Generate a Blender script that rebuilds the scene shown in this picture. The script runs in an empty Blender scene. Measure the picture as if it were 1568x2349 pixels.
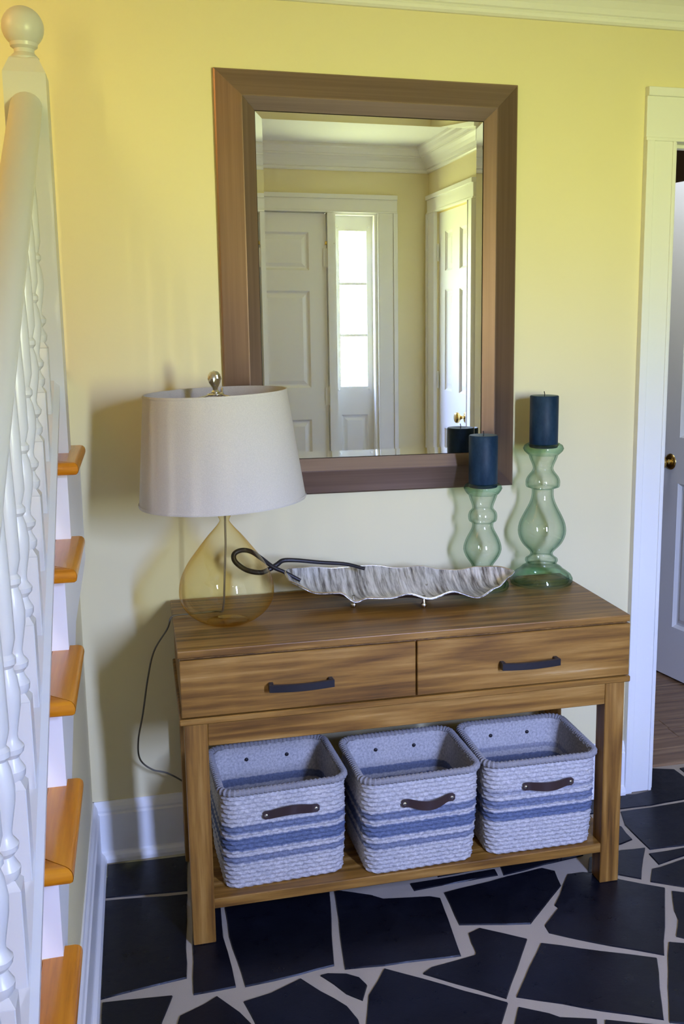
import bpy, bmesh, math, random
from mathutils import Vector, Matrix

sc = bpy.context.scene
C = sc.collection

# ------------------------------------------------------------------ camera
cam_d = bpy.data.cameras.new('camera')
cam_d.sensor_fit = 'HORIZONTAL'
cam_d.sensor_width = 36.0
cam_d.lens = 36.0 * 2370.518 / 1568.0
cam_d.shift_x = -(956.296 - 784.0) / 1568.0
cam_d.shift_y = -(1174.5 - 1149.098) / 1568.0
cam_d.clip_start = 0.02
cam = bpy.data.objects.new('camera', cam_d)
C.objects.link(cam)
_p, _y, _r = -0.1746, 0.2633, -0.0023
fw = Vector((math.sin(_y) * math.cos(_p), math.cos(_y) * math.cos(_p), math.sin(_p)))
rt = Vector((math.cos(_y), -math.sin(_y), 0.0))
up = rt.cross(fw)
rt2 = rt * math.cos(_r) + up * math.sin(_r)
up2 = up * math.cos(_r) - rt * math.sin(_r)
M = Matrix((rt2, up2, -fw)).transposed().to_4x4()
M.translation = Vector((-0.0603, -2.8554, 1.5095))
cam.matrix_world = M
sc.camera = cam

# ------------------------------------------------------------------ colour management
sc.view_settings.view_transform = 'Standard'
sc.view_settings.look = 'None'
sc.view_settings.gamma = 1.0
sc.view_settings.use_curve_mapping = False
sc.view_settings.exposure = 0.15
sc.cycles.use_denoising = True
sc.cycles.max_bounces = 14
sc.cycles.diffuse_bounces = 8
sc.cycles.glossy_bounces = 6
sc.cycles.transparent_max_bounces = 24
sc.cycles.caustics_reflective = False
sc.cycles.caustics_refractive = False
sc.cycles.sample_clamp_indirect = 6.0

# ------------------------------------------------------------------ world: blue sky over a lawn
SKY = 370.0
w = bpy.data.worlds.new('outdoors')
sc.world = w
w.use_nodes = True
nt = w.node_tree
nt.nodes.clear()
tc = nt.nodes.new('ShaderNodeTexCoord')
sx = nt.nodes.new('ShaderNodeSeparateXYZ')
mr = nt.nodes.new('ShaderNodeMapRange')
mr.inputs['From Min'].default_value = -0.5
mr.inputs['From Max'].default_value = 0.5
rp = nt.nodes.new('ShaderNodeValToRGB')
els = rp.color_ramp.elements
els[0].position = 0.0
els[0].color = (0.10, 0.11, 0.055, 1)
els[1].position = 1.0
els[1].color = (0.42, 0.54, 1.15, 1)
for pos, col in ((0.22, (0.26, 0.29, 0.125, 1)), (0.44, (0.47, 0.53, 0.22, 1)), (0.50, (0.46, 0.50, 0.29, 1)), (0.57, (0.31, 0.36, 0.44, 1)), (0.66, (0.34, 0.45, 0.86, 1)), (0.76, (0.45, 0.57, 1.1, 1))):
    e = els.new(pos)
    e.color = col
bg = nt.nodes.new('ShaderNodeBackground')
bg.inputs['Strength'].default_value = SKY
wo = nt.nodes.new('ShaderNodeOutputWorld')
L = nt.links.new
L(tc.outputs['Generated'], sx.inputs[0])
L(sx.outputs['Z'], mr.inputs['Value'])
L(mr.outputs[0], rp.inputs[0])
L(rp.outputs[0], bg.inputs['Color'])
L(bg.outputs[0], wo.inputs[0])

# daylight portals in the sidelight and in the added fill window beyond the stairs
def portal(name, x, y, z, sx_, sz_):
    d = bpy.data.lights.new(name, 'AREA')
    d.shape = 'RECTANGLE'
    d.size = sx_
    d.size_y = sz_
    d.cycles.is_portal = True
    o = bpy.data.objects.new(name, d)
    C.objects.link(o)
    o.location = (x, y, z)
    o.rotation_euler = (math.radians(90), 0, 0)      # -Z of the lamp looks along +Y, into the hall
    return o
portal('sidelight_portal', 1.169, -3.17, 1.56, 0.17, 0.90)
portal('fill_window_portal', -0.98, -3.17, 1.56, 0.05, 0.90)

# ------------------------------------------------------------------ helpers
R = random.Random(7)

def new_mat(name):
    m = bpy.data.materials.new(name)
    m.use_nodes = True
    n = m.node_tree
    n.nodes.clear()
    out = n.nodes.new('ShaderNodeOutputMaterial')
    return m, n, out

def pbsdf(n, out, **k):
    b = n.nodes.new('ShaderNodeBsdfPrincipled')
    for key, v in k.items():
        key = {'color': 'Base Color', 'rough': 'Roughness', 'metal': 'Metallic', 'ior': 'IOR', 'coat': 'Coat Weight',
               'spec': 'Specular IOR Level', 'sss': 'Subsurface Weight', 'emit': 'Emission Color', 'estr': 'Emission Strength',
               'crough': 'Coat Roughness', 'aniso': 'Anisotropic'}[key]
        if isinstance(v, tuple) and len(v) == 3:
            v = v + (1,)
        b.inputs[key].default_value = v
    n.links.new(b.outputs[0], out.inputs[0])
    return b

def node(n, kind, **k):
    x = n.nodes.new(kind)
    for a, v in k.items():
        if hasattr(x, a):
            setattr(x, a, v)
        else:
            x.inputs[a.replace('_', ' ')].default_value = v
    return x

def ramp(n, stops):
    r = n.nodes.new('ShaderNodeValToRGB')
    e = r.color_ramp.elements
    e[0].position, e[0].color = stops[0][0], stops[0][1] + (1,)
    e[1].position, e[1].color = stops[-1][0], stops[-1][1] + (1,)
    for p, c in stops[1:-1]:
        x = e.new(p)
        x.color = c + (1,)
    return r

def coords(n, scale=(1, 1, 1), rot=(0, 0, 0), kind='Object'):
    t = n.nodes.new('ShaderNodeTexCoord')
    m = n.nodes.new('ShaderNodeMapping')
    m.inputs['Scale'].default_value = scale
    m.inputs['Rotation'].default_value = rot
    n.links.new(t.outputs[kind], m.inputs[0])
    return m.outputs[0]

def bump(n, b, height, strength=0.2, dist=0.002):
    x = n.nodes.new('ShaderNodeBump')
    x.inputs['Strength'].default_value = strength
    x.inputs['Distance'].default_value = dist
    n.links.new(height, x.inputs['Height'])
    n.links.new(x.outputs[0], b.inputs['Normal'])

def paint(name, col, rough=0.45, var=0.04, bscale=60.0, bstr=0.08):
    m, n, out = new_mat(name)
    b = pbsdf(n, out, color=col, rough=rough)
    co = coords(n)
    ns = node(n, 'ShaderNodeTexNoise', Scale=1.7, Detail=3.0)
    n.links.new(co, ns.inputs['Vector'])
    r = ramp(n, [(0.3, tuple(c * (1 - var) for c in col)), (0.7, tuple(min(1, c * (1 + var)) for c in col))])
    n.links.new(ns.outputs['Fac'], r.inputs[0])
    n.links.new(r.outputs[0], b.inputs['Base Color'])
    n2 = node(n, 'ShaderNodeTexNoise', Scale=bscale, Detail=4.0)
    n.links.new(co, n2.inputs['Vector'])
    bump(n, b, n2.outputs['Fac'], bstr, 0.0015)
    return m

def wood(name, stops, rough=0.45, axis='x', ring=7.0, fine=55.0, coat=0.0, seed=0.0, bstr=0.12):
    """Oak-like grain running along one axis: stretched noise, cathedral rings and pores."""
    m, n, out = new_mat(name)
    b = pbsdf(n, out, rough=rough, coat=coat, crough=0.2, spec=0.42)
    st = {'x': (0.085, 1, 1), 'y': (1, 0.085, 1), 'z': (1, 1, 0.085)}[axis]
    fi = {'x': (0.05, 1, 1), 'y': (1, 0.05, 1), 'z': (1, 1, 0.05)}[axis]
    co = coords(n, st)
    cf = coords(n, fi)
    warp = node(n, 'ShaderNodeTexNoise', Scale=9.0, Detail=1.5)
    n.links.new(co, warp.inputs['Vector'])
    mul = node(n, 'ShaderNodeMath', operation='MULTIPLY')
    mul.inputs[1].default_value = ring
    n.links.new(warp.outputs['Fac'], mul.inputs[0])
    fr = node(n, 'ShaderNodeMath', operation='PINGPONG')
    fr.inputs[1].default_value = 0.5
    n.links.new(mul.outputs[0], fr.inputs[0])
    ns = node(n, 'ShaderNodeTexNoise', Scale=fine, Detail=5.0, Roughness=0.65)
    n.links.new(cf, ns.inputs['Vector'])
    big = node(n, 'ShaderNodeTexNoise', Scale=2.1, Detail=2.0)
    n.links.new(co, big.inputs['Vector'])
    a1 = node(n, 'ShaderNodeMath', operation='MULTIPLY_ADD')
    n.links.new(fr.outputs[0], a1.inputs[0])
    a1.inputs[1].default_value = 0.42
    n.links.new(ns.outputs['Fac'], a1.inputs[2])
    a2 = node(n, 'ShaderNodeMath', operation='MULTIPLY_ADD')
    n.links.new(big.outputs['Fac'], a2.inputs[0])
    a2.inputs[1].default_value = 0.40
    n.links.new(a1.outputs[0], a2.inputs[2])
    mp = node(n, 'ShaderNodeMapRange')
    mp.inputs['From Min'].default_value = 0.47
    mp.inputs['From Max'].default_value = 1.15
    n.links.new(a2.outputs[0], mp.inputs['Value'])
    r = ramp(n, stops)
    n.links.new(mp.outputs[0], r.inputs[0])
    n.links.new(r.outputs[0], b.inputs['Base Color'])
    bump(n, b, ns.outputs['Fac'], bstr, 0.002)
    return m

def thin_glass(name, face, edge, reflect=0.06, rough=0.0):
    """A thin coloured glass wall: clear when seen face-on, deeper tint and mirror-like at grazing angles."""
    m, n, out = new_mat(name)
    fl = node(n, 'ShaderNodeLayerWeight', Blend=0.5)
    fr = node(n, 'ShaderNodeMath', operation='POWER')           # path through the wall lengthens steeply towards the rim
    n.links.new(fl.outputs['Facing'], fr.inputs[0])
    fr.inputs[1].default_value = 2.4
    mix = n.nodes.new('ShaderNodeMix')
    mix.data_type = 'RGBA'
    mix.inputs['A'].default_value = face + (1,)
    mix.inputs['B'].default_value = edge + (1,)
    n.links.new(fr.outputs[0], mix.inputs['Factor'])
    tr = n.nodes.new('ShaderNodeBsdfTransparent')
    n.links.new(mix.outputs['Result'], tr.inputs['Color'])
    gl = n.nodes.new('ShaderNodeBsdfGlossy')
    gl.inputs['Roughness'].default_value = rough
    pw = node(n, 'ShaderNodeMath', operation='POWER')          # Schlick reflectance, the same from both sides of the wall
    lw = node(n, 'ShaderNodeLayerWeight', Blend=0.5)
    n.links.new(lw.outputs['Facing'], pw.inputs[0])
    pw.inputs[1].default_value = 5.0
    f2 = node(n, 'ShaderNodeMath', operation='MULTIPLY_ADD')
    n.links.new(pw.outputs[0], f2.inputs[0])
    f2.inputs[1].default_value = 0.55
    f2.inputs[2].default_value = reflect
    sh = n.nodes.new('ShaderNodeMixShader')
    n.links.new(f2.outputs[0], sh.inputs[0])
    n.links.new(tr.outputs[0], sh.inputs[1])
    n.links.new(gl.outputs[0], sh.inputs[2])
    n.links.new(sh.outputs[0], out.inputs[0])
    return m

# ------------------------------------------------------------------ materials
M_WALL = paint('yellow_wall_paint', (0.74, 0.655, 0.385), 0.5, 0.02, 90, 0.06)
M_WHITE = paint('white_trim_paint', (0.80, 0.79, 0.75), 0.32, 0.015, 40, 0.04)
M_RAIL = paint('dimmed_white_paint', (0.60, 0.585, 0.545), 0.32, 0.02, 40, 0.04)  # trim white greyed to offset strong light on the railing
M_CEIL = paint('ceiling_white', (0.80, 0.79, 0.76), 0.7, 0.015, 70, 0.05)
M_TABLE = [(0.0, (0.045, 0.018, 0.003)), (0.30, (0.145, 0.062, 0.009)), (0.58, (0.255, 0.120, 0.020)), (0.82, (0.36, 0.19, 0.045)), (1.0, (0.48, 0.32, 0.14))]
M_TAB_X = wood('brown_oak_lengthwise', M_TABLE, 0.40, 'x')
M_TAB_Z = wood('brown_oak_upright', M_TABLE, 0.45, 'z')
M_TAB_Y = wood('brown_oak_crosswise', M_TABLE, 0.45, 'y')
OAK = [(0.0, (0.26, 0.07, 0.003)), (0.45, (0.56, 0.19, 0.006)), (1.0, (0.72, 0.30, 0.015))]
M_OAK_X = wood('orange_oak_tread', OAK, 0.30, 'x', coat=0.3)
M_OAK_Y = wood('orange_oak_nosing', OAK, 0.30, 'y', coat=0.3)
PLK = [(0.0, (0.09, 0.045, 0.02)), (0.5, (0.24, 0.14, 0.07)), (1.0, (0.40, 0.27, 0.15))]
M_PLANK = wood('hall_plank_oak', PLK, 0.35, 'x', coat=0.2)

def slate():
    m, n, out = new_mat('black_slate')
    b = pbsdf(n, out, rough=0.34, spec=0.22)
    co = coords(n)
    a = node(n, 'ShaderNodeTexNoise', Scale=3.0, Detail=8.0, Roughness=0.7)
    n.links.new(co, a.inputs['Vector'])
    r = ramp(n, [(0.3, (0.003, 0.003, 0.005)), (0.55, (0.006, 0.0065, 0.011)), (0.8, (0.014, 0.015, 0.024))])
    n.links.new(a.outputs['Fac'], r.inputs[0])
    n.links.new(r.outputs[0], b.inputs['Base Color'])
    c = node(n, 'ShaderNodeTexNoise', Scale=24.0, Detail=8.0, Roughness=0.65)
    n.links.new(co, c.inputs['Vector'])
    r2 = ramp(n, [(0.35, (0.26,) * 3), (0.7, (0.46,) * 3)])
    n.links.new(c.outputs['Fac'], r2.inputs[0])
    n.links.new(r2.outputs[0], b.inputs['Roughness'])
    bump(n, b, c.outputs['Fac'], 0.25, 0.003)
    return m
M_SLATE = slate()
M_GROUT = paint('grey_grout', (0.385, 0.325, 0.245), 0.85, 0.12, 220, 0.5)

def metal(name, col, rough, aniso=0.0, streak=None, metal_=1.0):
    m, n, out = new_mat(name)
    b = pbsdf(n, out, color=col, rough=rough, metal=metal_, aniso=aniso)
    if streak:
        co = coords(n, streak)
        a = node(n, 'ShaderNodeTexNoise', Scale=90.0, Detail=3.0)
        n.links.new(co, a.inputs['Vector'])
        r = ramp(n, [(0.3, tuple(c * 0.86 for c in col)), (0.7, tuple(min(1, c * 1.12) for c in col))])
        n.links.new(a.outputs['Fac'], r.inputs[0])
        n.links.new(r.outputs[0], b.inputs['Base Color'])
    return m
M_FRAME_X = metal('brushed_bronze_lengthwise', (0.31, 0.215, 0.172), 0.34, 0.0, (0.02, 1, 1), 0.85)
M_FRAME_Z = metal('brushed_bronze_upright', (0.31, 0.215, 0.172), 0.34, 0.0, (1, 1, 0.02), 0.85)
M_MIRROR = metal('silvered_glass', (0.90, 0.93, 0.91), 0.0)
M_BLACK = metal('dark_iron', (0.030, 0.027, 0.030), 0.42, metal_=0.6)
M_BRASS = metal('brass', (0.62, 0.44, 0.14), 0.22)
M_NICKEL = metal('polished_nickel', (0.72, 0.70, 0.66), 0.18)
M_DARKGAP = paint('shadow_backing', (0.02, 0.017, 0.015), 0.9)
M_PANE = thin_glass('window_glass', (0.97, 0.98, 0.97), (0.8, 0.85, 0.83))
M_PANE_W = thin_glass('warm_tint_pane', (0.92, 0.76, 0.50), (0.7, 0.55, 0.3))  # warm tint put into the added window's panes to colour its light
M_AMBER = thin_glass('amber_glass', (0.992, 0.955, 0.775), (0.80, 0.53, 0.06), 0.05)
M_GREEN = thin_glass('pale_green_glass', (0.945, 0.972, 0.945), (0.16, 0.40, 0.28), 0.05)
M_GREEN_D = thin_glass('thick_green_glass', (0.70, 0.86, 0.77), (0.02, 0.20, 0.11), 0.06)

def linen(name, col, trans):
    m, n, out = new_mat(name)
    b = pbsdf(n, out, color=col, rough=0.9, spec=0.15)
    co = coords(n)
    a = node(n, 'ShaderNodeTexNoise', Scale=420.0, Detail=2.0)
    n.links.new(co, a.inputs['Vector'])
    r = ramp(n, [(0.3, tuple(c * 0.93 for c in col)), (0.7, tuple(min(1, c * 1.05) for c in col))])
    n.links.new(a.outputs['Fac'], r.inputs[0])
    n.links.new(r.outputs[0], b.inputs['Base Color'])
    bump(n, b, a.outputs['Fac'], 0.35, 0.0015)
    t = n.nodes.new('ShaderNodeBsdfTranslucent')
    t.inputs['Color'].default_value = col + (1,)
    s = n.nodes.new('ShaderNodeMixShader')
    s.inputs[0].default_value = trans
    n.links.new(b.outputs[0], s.inputs[1])
    n.links.new(t.outputs[0], s.inputs[2])
    n.links.new(s.outputs[0], out.inputs[0])
    return m
M_LINEN = linen('white_linen', (0.70, 0.64, 0.53), 0.18)

def wax():
    m, n, out = new_mat('navy_wax')
    b = pbsdf(n, out, rough=0.5, spec=0.2)
    co = coords(n, (1, 1, 0.5))
    a = node(n, 'ShaderNodeTexNoise', Scale=26.0, Detail=6.0, Roughness=0.7)
    n.links.new(co, a.inputs['Vector'])
    r = ramp(n, [(0.25, (0.004, 0.013, 0.026)), (0.45, (0.007, 0.024, 0.048)), (0.75, (0.022, 0.050, 0.080))])
    n.links.new(a.outputs['Fac'], r.inputs[0])
    n.links.new(r.outputs[0], b.inputs['Base Color'])
    bump(n, b, a.outputs['Fac'], 0.15, 0.001)
    return m
M_WAX = wax()
M_WAXTOP = paint('frosted_wax_top', (0.16, 0.22, 0.24), 0.6, 0.1)

def seagrass(name, bands):
    """Undyed fibre with dyed blue-grey rows at set heights (object Z)."""
    m, n, out = new_mat(name)
    b = pbsdf(n, out, rough=0.85, spec=0.2)
    t = n.nodes.new('ShaderNodeTexCoord')
    s = n.nodes.new('ShaderNodeSeparateXYZ')
    n.links.new(t.outputs['Object'], s.inputs[0])
    nz = node(n, 'ShaderNodeTexNoise', Scale=70.0, Detail=3.0)
    n.links.new(t.outputs['Object'], nz.inputs['Vector'])
    jit = node(n, 'ShaderNodeMath', operation='MULTIPLY_ADD')
    n.links.new(nz.outputs['Fac'], jit.inputs[0])
    jit.inputs[1].default_value = 0.008
    n.links.new(s.outputs['Z'], jit.inputs[2])
    mp = node(n, 'ShaderNodeMapRange')
    mp.inputs['From Min'].default_value = 0.004
    mp.inputs['From Max'].default_value = 0.264
    n.links.new(jit.outputs[0], mp.inputs['Value'])
    nat, blu = (0.46, 0.44, 0.43), (0.095, 0.125, 0.215)
    st = [(0.0, nat)]
    for lo, hi, k in bands:
        c = tuple(nat[i] * (1 - k) + blu[i] * k for i in range(3))
        st += [(lo - 0.012, nat), (lo, c), (hi, c), (hi + 0.012, nat)]
    st.append((1.0, nat))
    r = ramp(n, st)
    n.links.new(mp.outputs[0], r.inputs[0])
    n3 = node(n, 'ShaderNodeTexNoise', Scale=160.0, Detail=4.0, Roughness=0.7)
    n.links.new(t.outputs['Object'], n3.inputs['Vector'])
    r3 = ramp(n, [(0.3, (0.62, 0.62, 0.62)), (0.72, (1.28, 1.25, 1.2))])
    n.links.new(n3.outputs['Fac'], r3.inputs[0])
    mx = n.nodes.new('ShaderNodeMix')
    mx.data_type = 'RGBA'
    mx.blend_type = 'MULTIPLY'
    mx.inputs['Factor'].default_value = 1.0
    n.links.new(r.outputs[0], mx.inputs['A'])
    n.links.new(r3.outputs[0], mx.inputs['B'])
    n.links.new(mx.outputs['Result'], b.inputs['Base Color'])
    bump(n, b, n3.outputs['Fac'], 0.4, 0.002)
    return m
BANDS_A = [(0.27, 0.33, 0.75), (0.40, 0.52, 0.95), (0.58, 0.65, 0.85)]
BANDS_B = [(0.38, 0.47, 0.95), (0.52, 0.59, 0.85), (0.66, 0.70, 0.45)]
M_GRASS_A = seagrass('seagrass_triple_stripe', BANDS_A)
M_GRASS_B = seagrass('seagrass_double_stripe', BANDS_B)
M_RIMROPE = paint('grey_rope', (0.27, 0.255, 0.25), 0.85, 0.2, 300, 0.5)
M_LEATHER = paint('dark_brown_leather', (0.040, 0.022, 0.020), 0.38, 0.2, 150, 0.2)

def bowl_metal():
    m, n, out = new_mat('cast_aluminium_bark')
    b = pbsdf(n, out, rough=0.38, metal=0.55)
    co = coords(n, (16, 1.0, 3), (0, 0, math.radians(-40)))
    a = node(n, 'ShaderNodeTexNoise', Scale=5.0, Detail=5.0, Roughness=0.7)
    n.links.new(co, a.inputs['Vector'])
    r = ramp(n, [(0.34, (0.16, 0.14, 0.12)), (0.45, (0.46, 0.44, 0.40)), (0.53, (0.70, 0.68, 0.63)), (0.64, (0.95, 0.93, 0.89))])
    n.links.new(a.outputs['Fac'], r.inputs[0])
    n.links.new(r.outputs[0], b.inputs['Base Color'])
    bump(n, b, a.outputs['Fac'], 0.8, 0.006)
    return m
M_BOWL = bowl_metal()
M_BOWL_UNDER = metal('shaded_underside', (0.10, 0.075, 0.07), 0.45, metal_=0.7)  # shadow under the bowl put into a darker underside colour
M_CORD = paint('clear_brown_cord', (0.10, 0.085, 0.055), 0.4)
M_ROD = metal('lamp_rod', (0.30, 0.25, 0.18), 0.35, metal_=0.7)

# ------------------------------------------------------------------ mesh helpers
def link(name, bm, mat, parent=None, smooth=None, loc=None):
    me = bpy.data.meshes.new(name)
    bmesh.ops.recalc_face_normals(bm, faces=bm.faces[:])
    bm.to_mesh(me)
    bm.free()
    for mm in (mat if isinstance(mat, (list, tuple)) else [mat]):
        me.materials.append(mm)
    if smooth is not None:
        for p in me.polygons:
            p.use_smooth = True
        me.set_sharp_from_angle(angle=math.radians(smooth))
    o = bpy.data.objects.new(name, me)
    C.objects.link(o)
    if loc:
        o.location = loc
    if parent:
        o.parent = parent
    return o

def box(bm, x0, x1, y0, y1, z0, z1, bev=0.0, seg=1):
    v = [bm.verts.new((x, y, z)) for z in (z0, z1) for y in (y0, y1) for x in (x0, x1)]
    fs = [(0, 2, 3, 1), (4, 5, 7, 6), (0, 1, 5, 4), (2, 6, 7, 3), (0, 4, 6, 2), (1, 3, 7, 5)]
    faces = [bm.faces.new([v[i] for i in f]) for f in fs]
    if bev > 0:
        es = list({e for f in faces for e in f.edges})
        bmesh.ops.bevel(bm, geom=es, offset=bev, segments=seg, profile=0.5, affect='EDGES', clamp_overlap=True)
    return v

def boxo(name, mat, b, parent=None, bev=0.0, seg=1, smooth=None):
    bm = bmesh.new()
    box(bm, *b, bev=bev, seg=seg)
    return link(name, bm, mat, parent, smooth)

def lathe(bm, prof, segs=40, c=(0, 0), z0=0.0, closed=False):
    rings = []
    for r, z in prof:
        if r < 1e-5:
            rings.append([bm.verts.new((c[0], c[1], z + z0))])
        else:
            rings.append([bm.verts.new((c[0] + r * math.cos(2 * math.pi * i / segs), c[1] + r * math.sin(2 * math.pi * i / segs), z + z0)) for i in range(segs)])
    for a, b in zip(rings[:-1], rings[1:]):
        for i in range(segs):
            j = (i + 1) % segs
            if len(a) == 1 and len(b) == 1:
                continue
            if len(a) == 1:
                bm.faces.new((a[0], b[i], b[j]))
            elif len(b) == 1:
                bm.faces.new((a[i], a[j], b[0]))
            else:
                bm.faces.new((a[i], a[j], b[j], b[i]))
    if closed:
        for k in (0, -1):
            if len(rings[k]) > 1:
                bm.faces.new(rings[k])
    return rings

def spline(pts, n=8):
    """Catmull-Rom through the points."""
    P = [Vector(p) for p in pts]
    P = [P[0] * 2 - P[1]] + P + [P[-1] * 2 - P[-2]]
    out = []
    for i in range(1, len(P) - 2):
        for k in range(n):
            t = k / n
            a, b, c, d = P[i - 1], P[i], P[i + 1], P[i + 2]
            out.append(0.5 * ((2 * b) + (c - a) * t + (2 * a - 5 * b + 4 * c - d) * t * t + (3 * b - a - 3 * c + d) * t ** 3))
    out.append(P[-2].copy())
    return out

def smooth_prof(pts, n=5):
    return [(max(0.0, p.x), p.y) for p in spline([(a, b, 0) for a, b in pts], n)]

def tube(bm, pts, rad, segs=10, closed=False, cap=True):
    P = [Vector(p) for p in pts]
    n = len(P)
    rings = []
    prev = None
    for i in range(n):
        a = P[(i - 1) % n] if (closed or i > 0) else P[i]
        b = P[(i + 1) % n] if (closed or i < n - 1) else P[i]
        t = (b - a).normalized()
        if prev is None:
            ref = Vector((0, 0, 1)) if abs(t.z) < 0.9 else Vector((1, 0, 0))
            u = t.cross(ref).normalized()
        else:
            u = (prev - t * prev.dot(t)).normalized()
        prev = u
        v = t.cross(u)
        r = rad(i / (n - 1)) if callable(rad) else rad
        rings.append([bm.verts.new(P[i] + (u * math.cos(2 * math.pi * k / segs) + v * math.sin(2 * math.pi * k / segs)) * r) for k in range(segs)])
    m = n if closed else n - 1
    for i in range(m):
        a, b = rings[i], rings[(i + 1) % n]
        for k in range(segs):
            j = (k + 1) % segs
            bm.faces.new((a[k], a[j], b[j], b[k]))
    if cap and not closed:
        bm.faces.new(rings[0])
        bm.faces.new(rings[-1])

def prism(bm, poly, axis, a0, a1):
    """Extrude a 2-D polygon along an axis: axis 'x' takes (y, z) points, 'y' (x, z), 'z' (x, y)."""
    def p(q, a):
        return {'x': (a, q[0], q[1]), 'y': (q[0], a, q[1]), 'z': (q[0], q[1], a)}[axis]
    A = [bm.verts.new(p(q, a0)) for q in poly]
    B = [bm.verts.new(p(q, a1)) for q in poly]
    n = len(poly)
    bm.faces.new(A)
    bm.faces.new(B)
    for i in range(n):
        j = (i + 1) % n
        bm.faces.new((A[i], A[j], B[j], B[i]))

def tag(o, label, cat, group=None, kind=None):
    if label:
        o['label'] = label
    if cat:
        o['category'] = cat
    if group:
        o['group'] = group
    if kind:
        o['kind'] = kind
    return o

def struct(o, label, cat):
    return tag(o, label, cat, kind='structure')

def thing(name, label, cat, loc=(0, 0, 0), group=None, kind=None):
    o = bpy.data.objects.new(name, None)
    C.objects.link(o)
    o.location = loc
    o.empty_display_size = 0.1
    return tag(o, label, cat, group, kind)

# ------------------------------------------------------------------ room dimensions (metres)
CEIL = 2.455
YF, XR, XL = -3.08, 1.60, -1.22            # front wall, closet wall, wall beyond the stairs
XR2, YR = 2.72, -1.95                      # the hall widens to the back
DX0, DX1, DZ = 1.483, 2.262, 2.035         # doorway in the back wall
XS = -0.236                                # wall under the stairs

# ------------------------------------------------------------------ walls and ceiling
bm = bmesh.new()
box(bm, XL - 0.12, DX0, 0.0, 0.13, 0.0, CEIL)
box(bm, DX0, DX1, 0.0, 0.13, DZ, CEIL)
box(bm, DX1, XR2 + 0.12, 0.0, 0.13, 0.0, CEIL)
struct(link('wall_back', bm, M_WALL), 'yellow painted wall behind the console table', 'wall')
struct(boxo('wall_left', M_WALL, (XL - 0.12, XL, YF - 0.15, 0.0, 0.0, CEIL)), 'yellow wall on the far side of the stairs', 'wall')
bm = bmesh.new()
FX0, FX1, FZ = 0.045, 1.318, 2.105         # rough opening of the front door unit
box(bm, -0.85, FX0, YF - 0.15, YF, 0.0, CEIL)
box(bm, XL, -1.11, YF - 0.15, YF, 0.0, CEIL)
box(bm, -1.11, -0.85, YF - 0.15, YF, FZ, CEIL)
box(bm, FX1, XR + 0.12, YF - 0.15, YF, 0.0, CEIL)
box(bm, FX0, FX1, YF - 0.15, YF, FZ, CEIL)
struct(link('wall_front', bm, M_WALL), 'yellow wall around the front door seen in the mirror', 'wall')
bm = bmesh.new()
CY0, CY1, CZ = -2.90, -2.30, 2.095         # closet door opening
box(bm, XR, XR + 0.12, YF, CY0, 0.0, CEIL)
box(bm, XR, XR + 0.12, CY1, YR, 0.0, CEIL)
box(bm, XR, XR + 0.12, CY0, CY1, CZ, CEIL)
box(bm, XR + 0.12, XR2 + 0.12, YR - 0.12, YR, 0.0, CEIL)
struct(link('wall_right', bm, M_WALL), 'yellow wall holding the closet door in the mirror', 'wall')
struct(boxo('wall_far_right', M_WALL, (XR2, XR2 + 0.12, YR, 0.0, 0.0, CEIL)), 'yellow wall closing the wide end of the hall', 'wall')
struct(boxo('wall_closet', M_WALL, (XR + 0.70, XR + 0.80, YF, YR - 0.12, 0.0, CEIL)), 'back wall of the closet', 'wall')
struct(boxo('ceiling', M_CEIL, (XL - 0.12, XR2 + 0.12, YF - 0.15, 0.13, CEIL, CEIL + 0.08)), 'flat white ceiling of the entry hall', 'ceiling')

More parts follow.
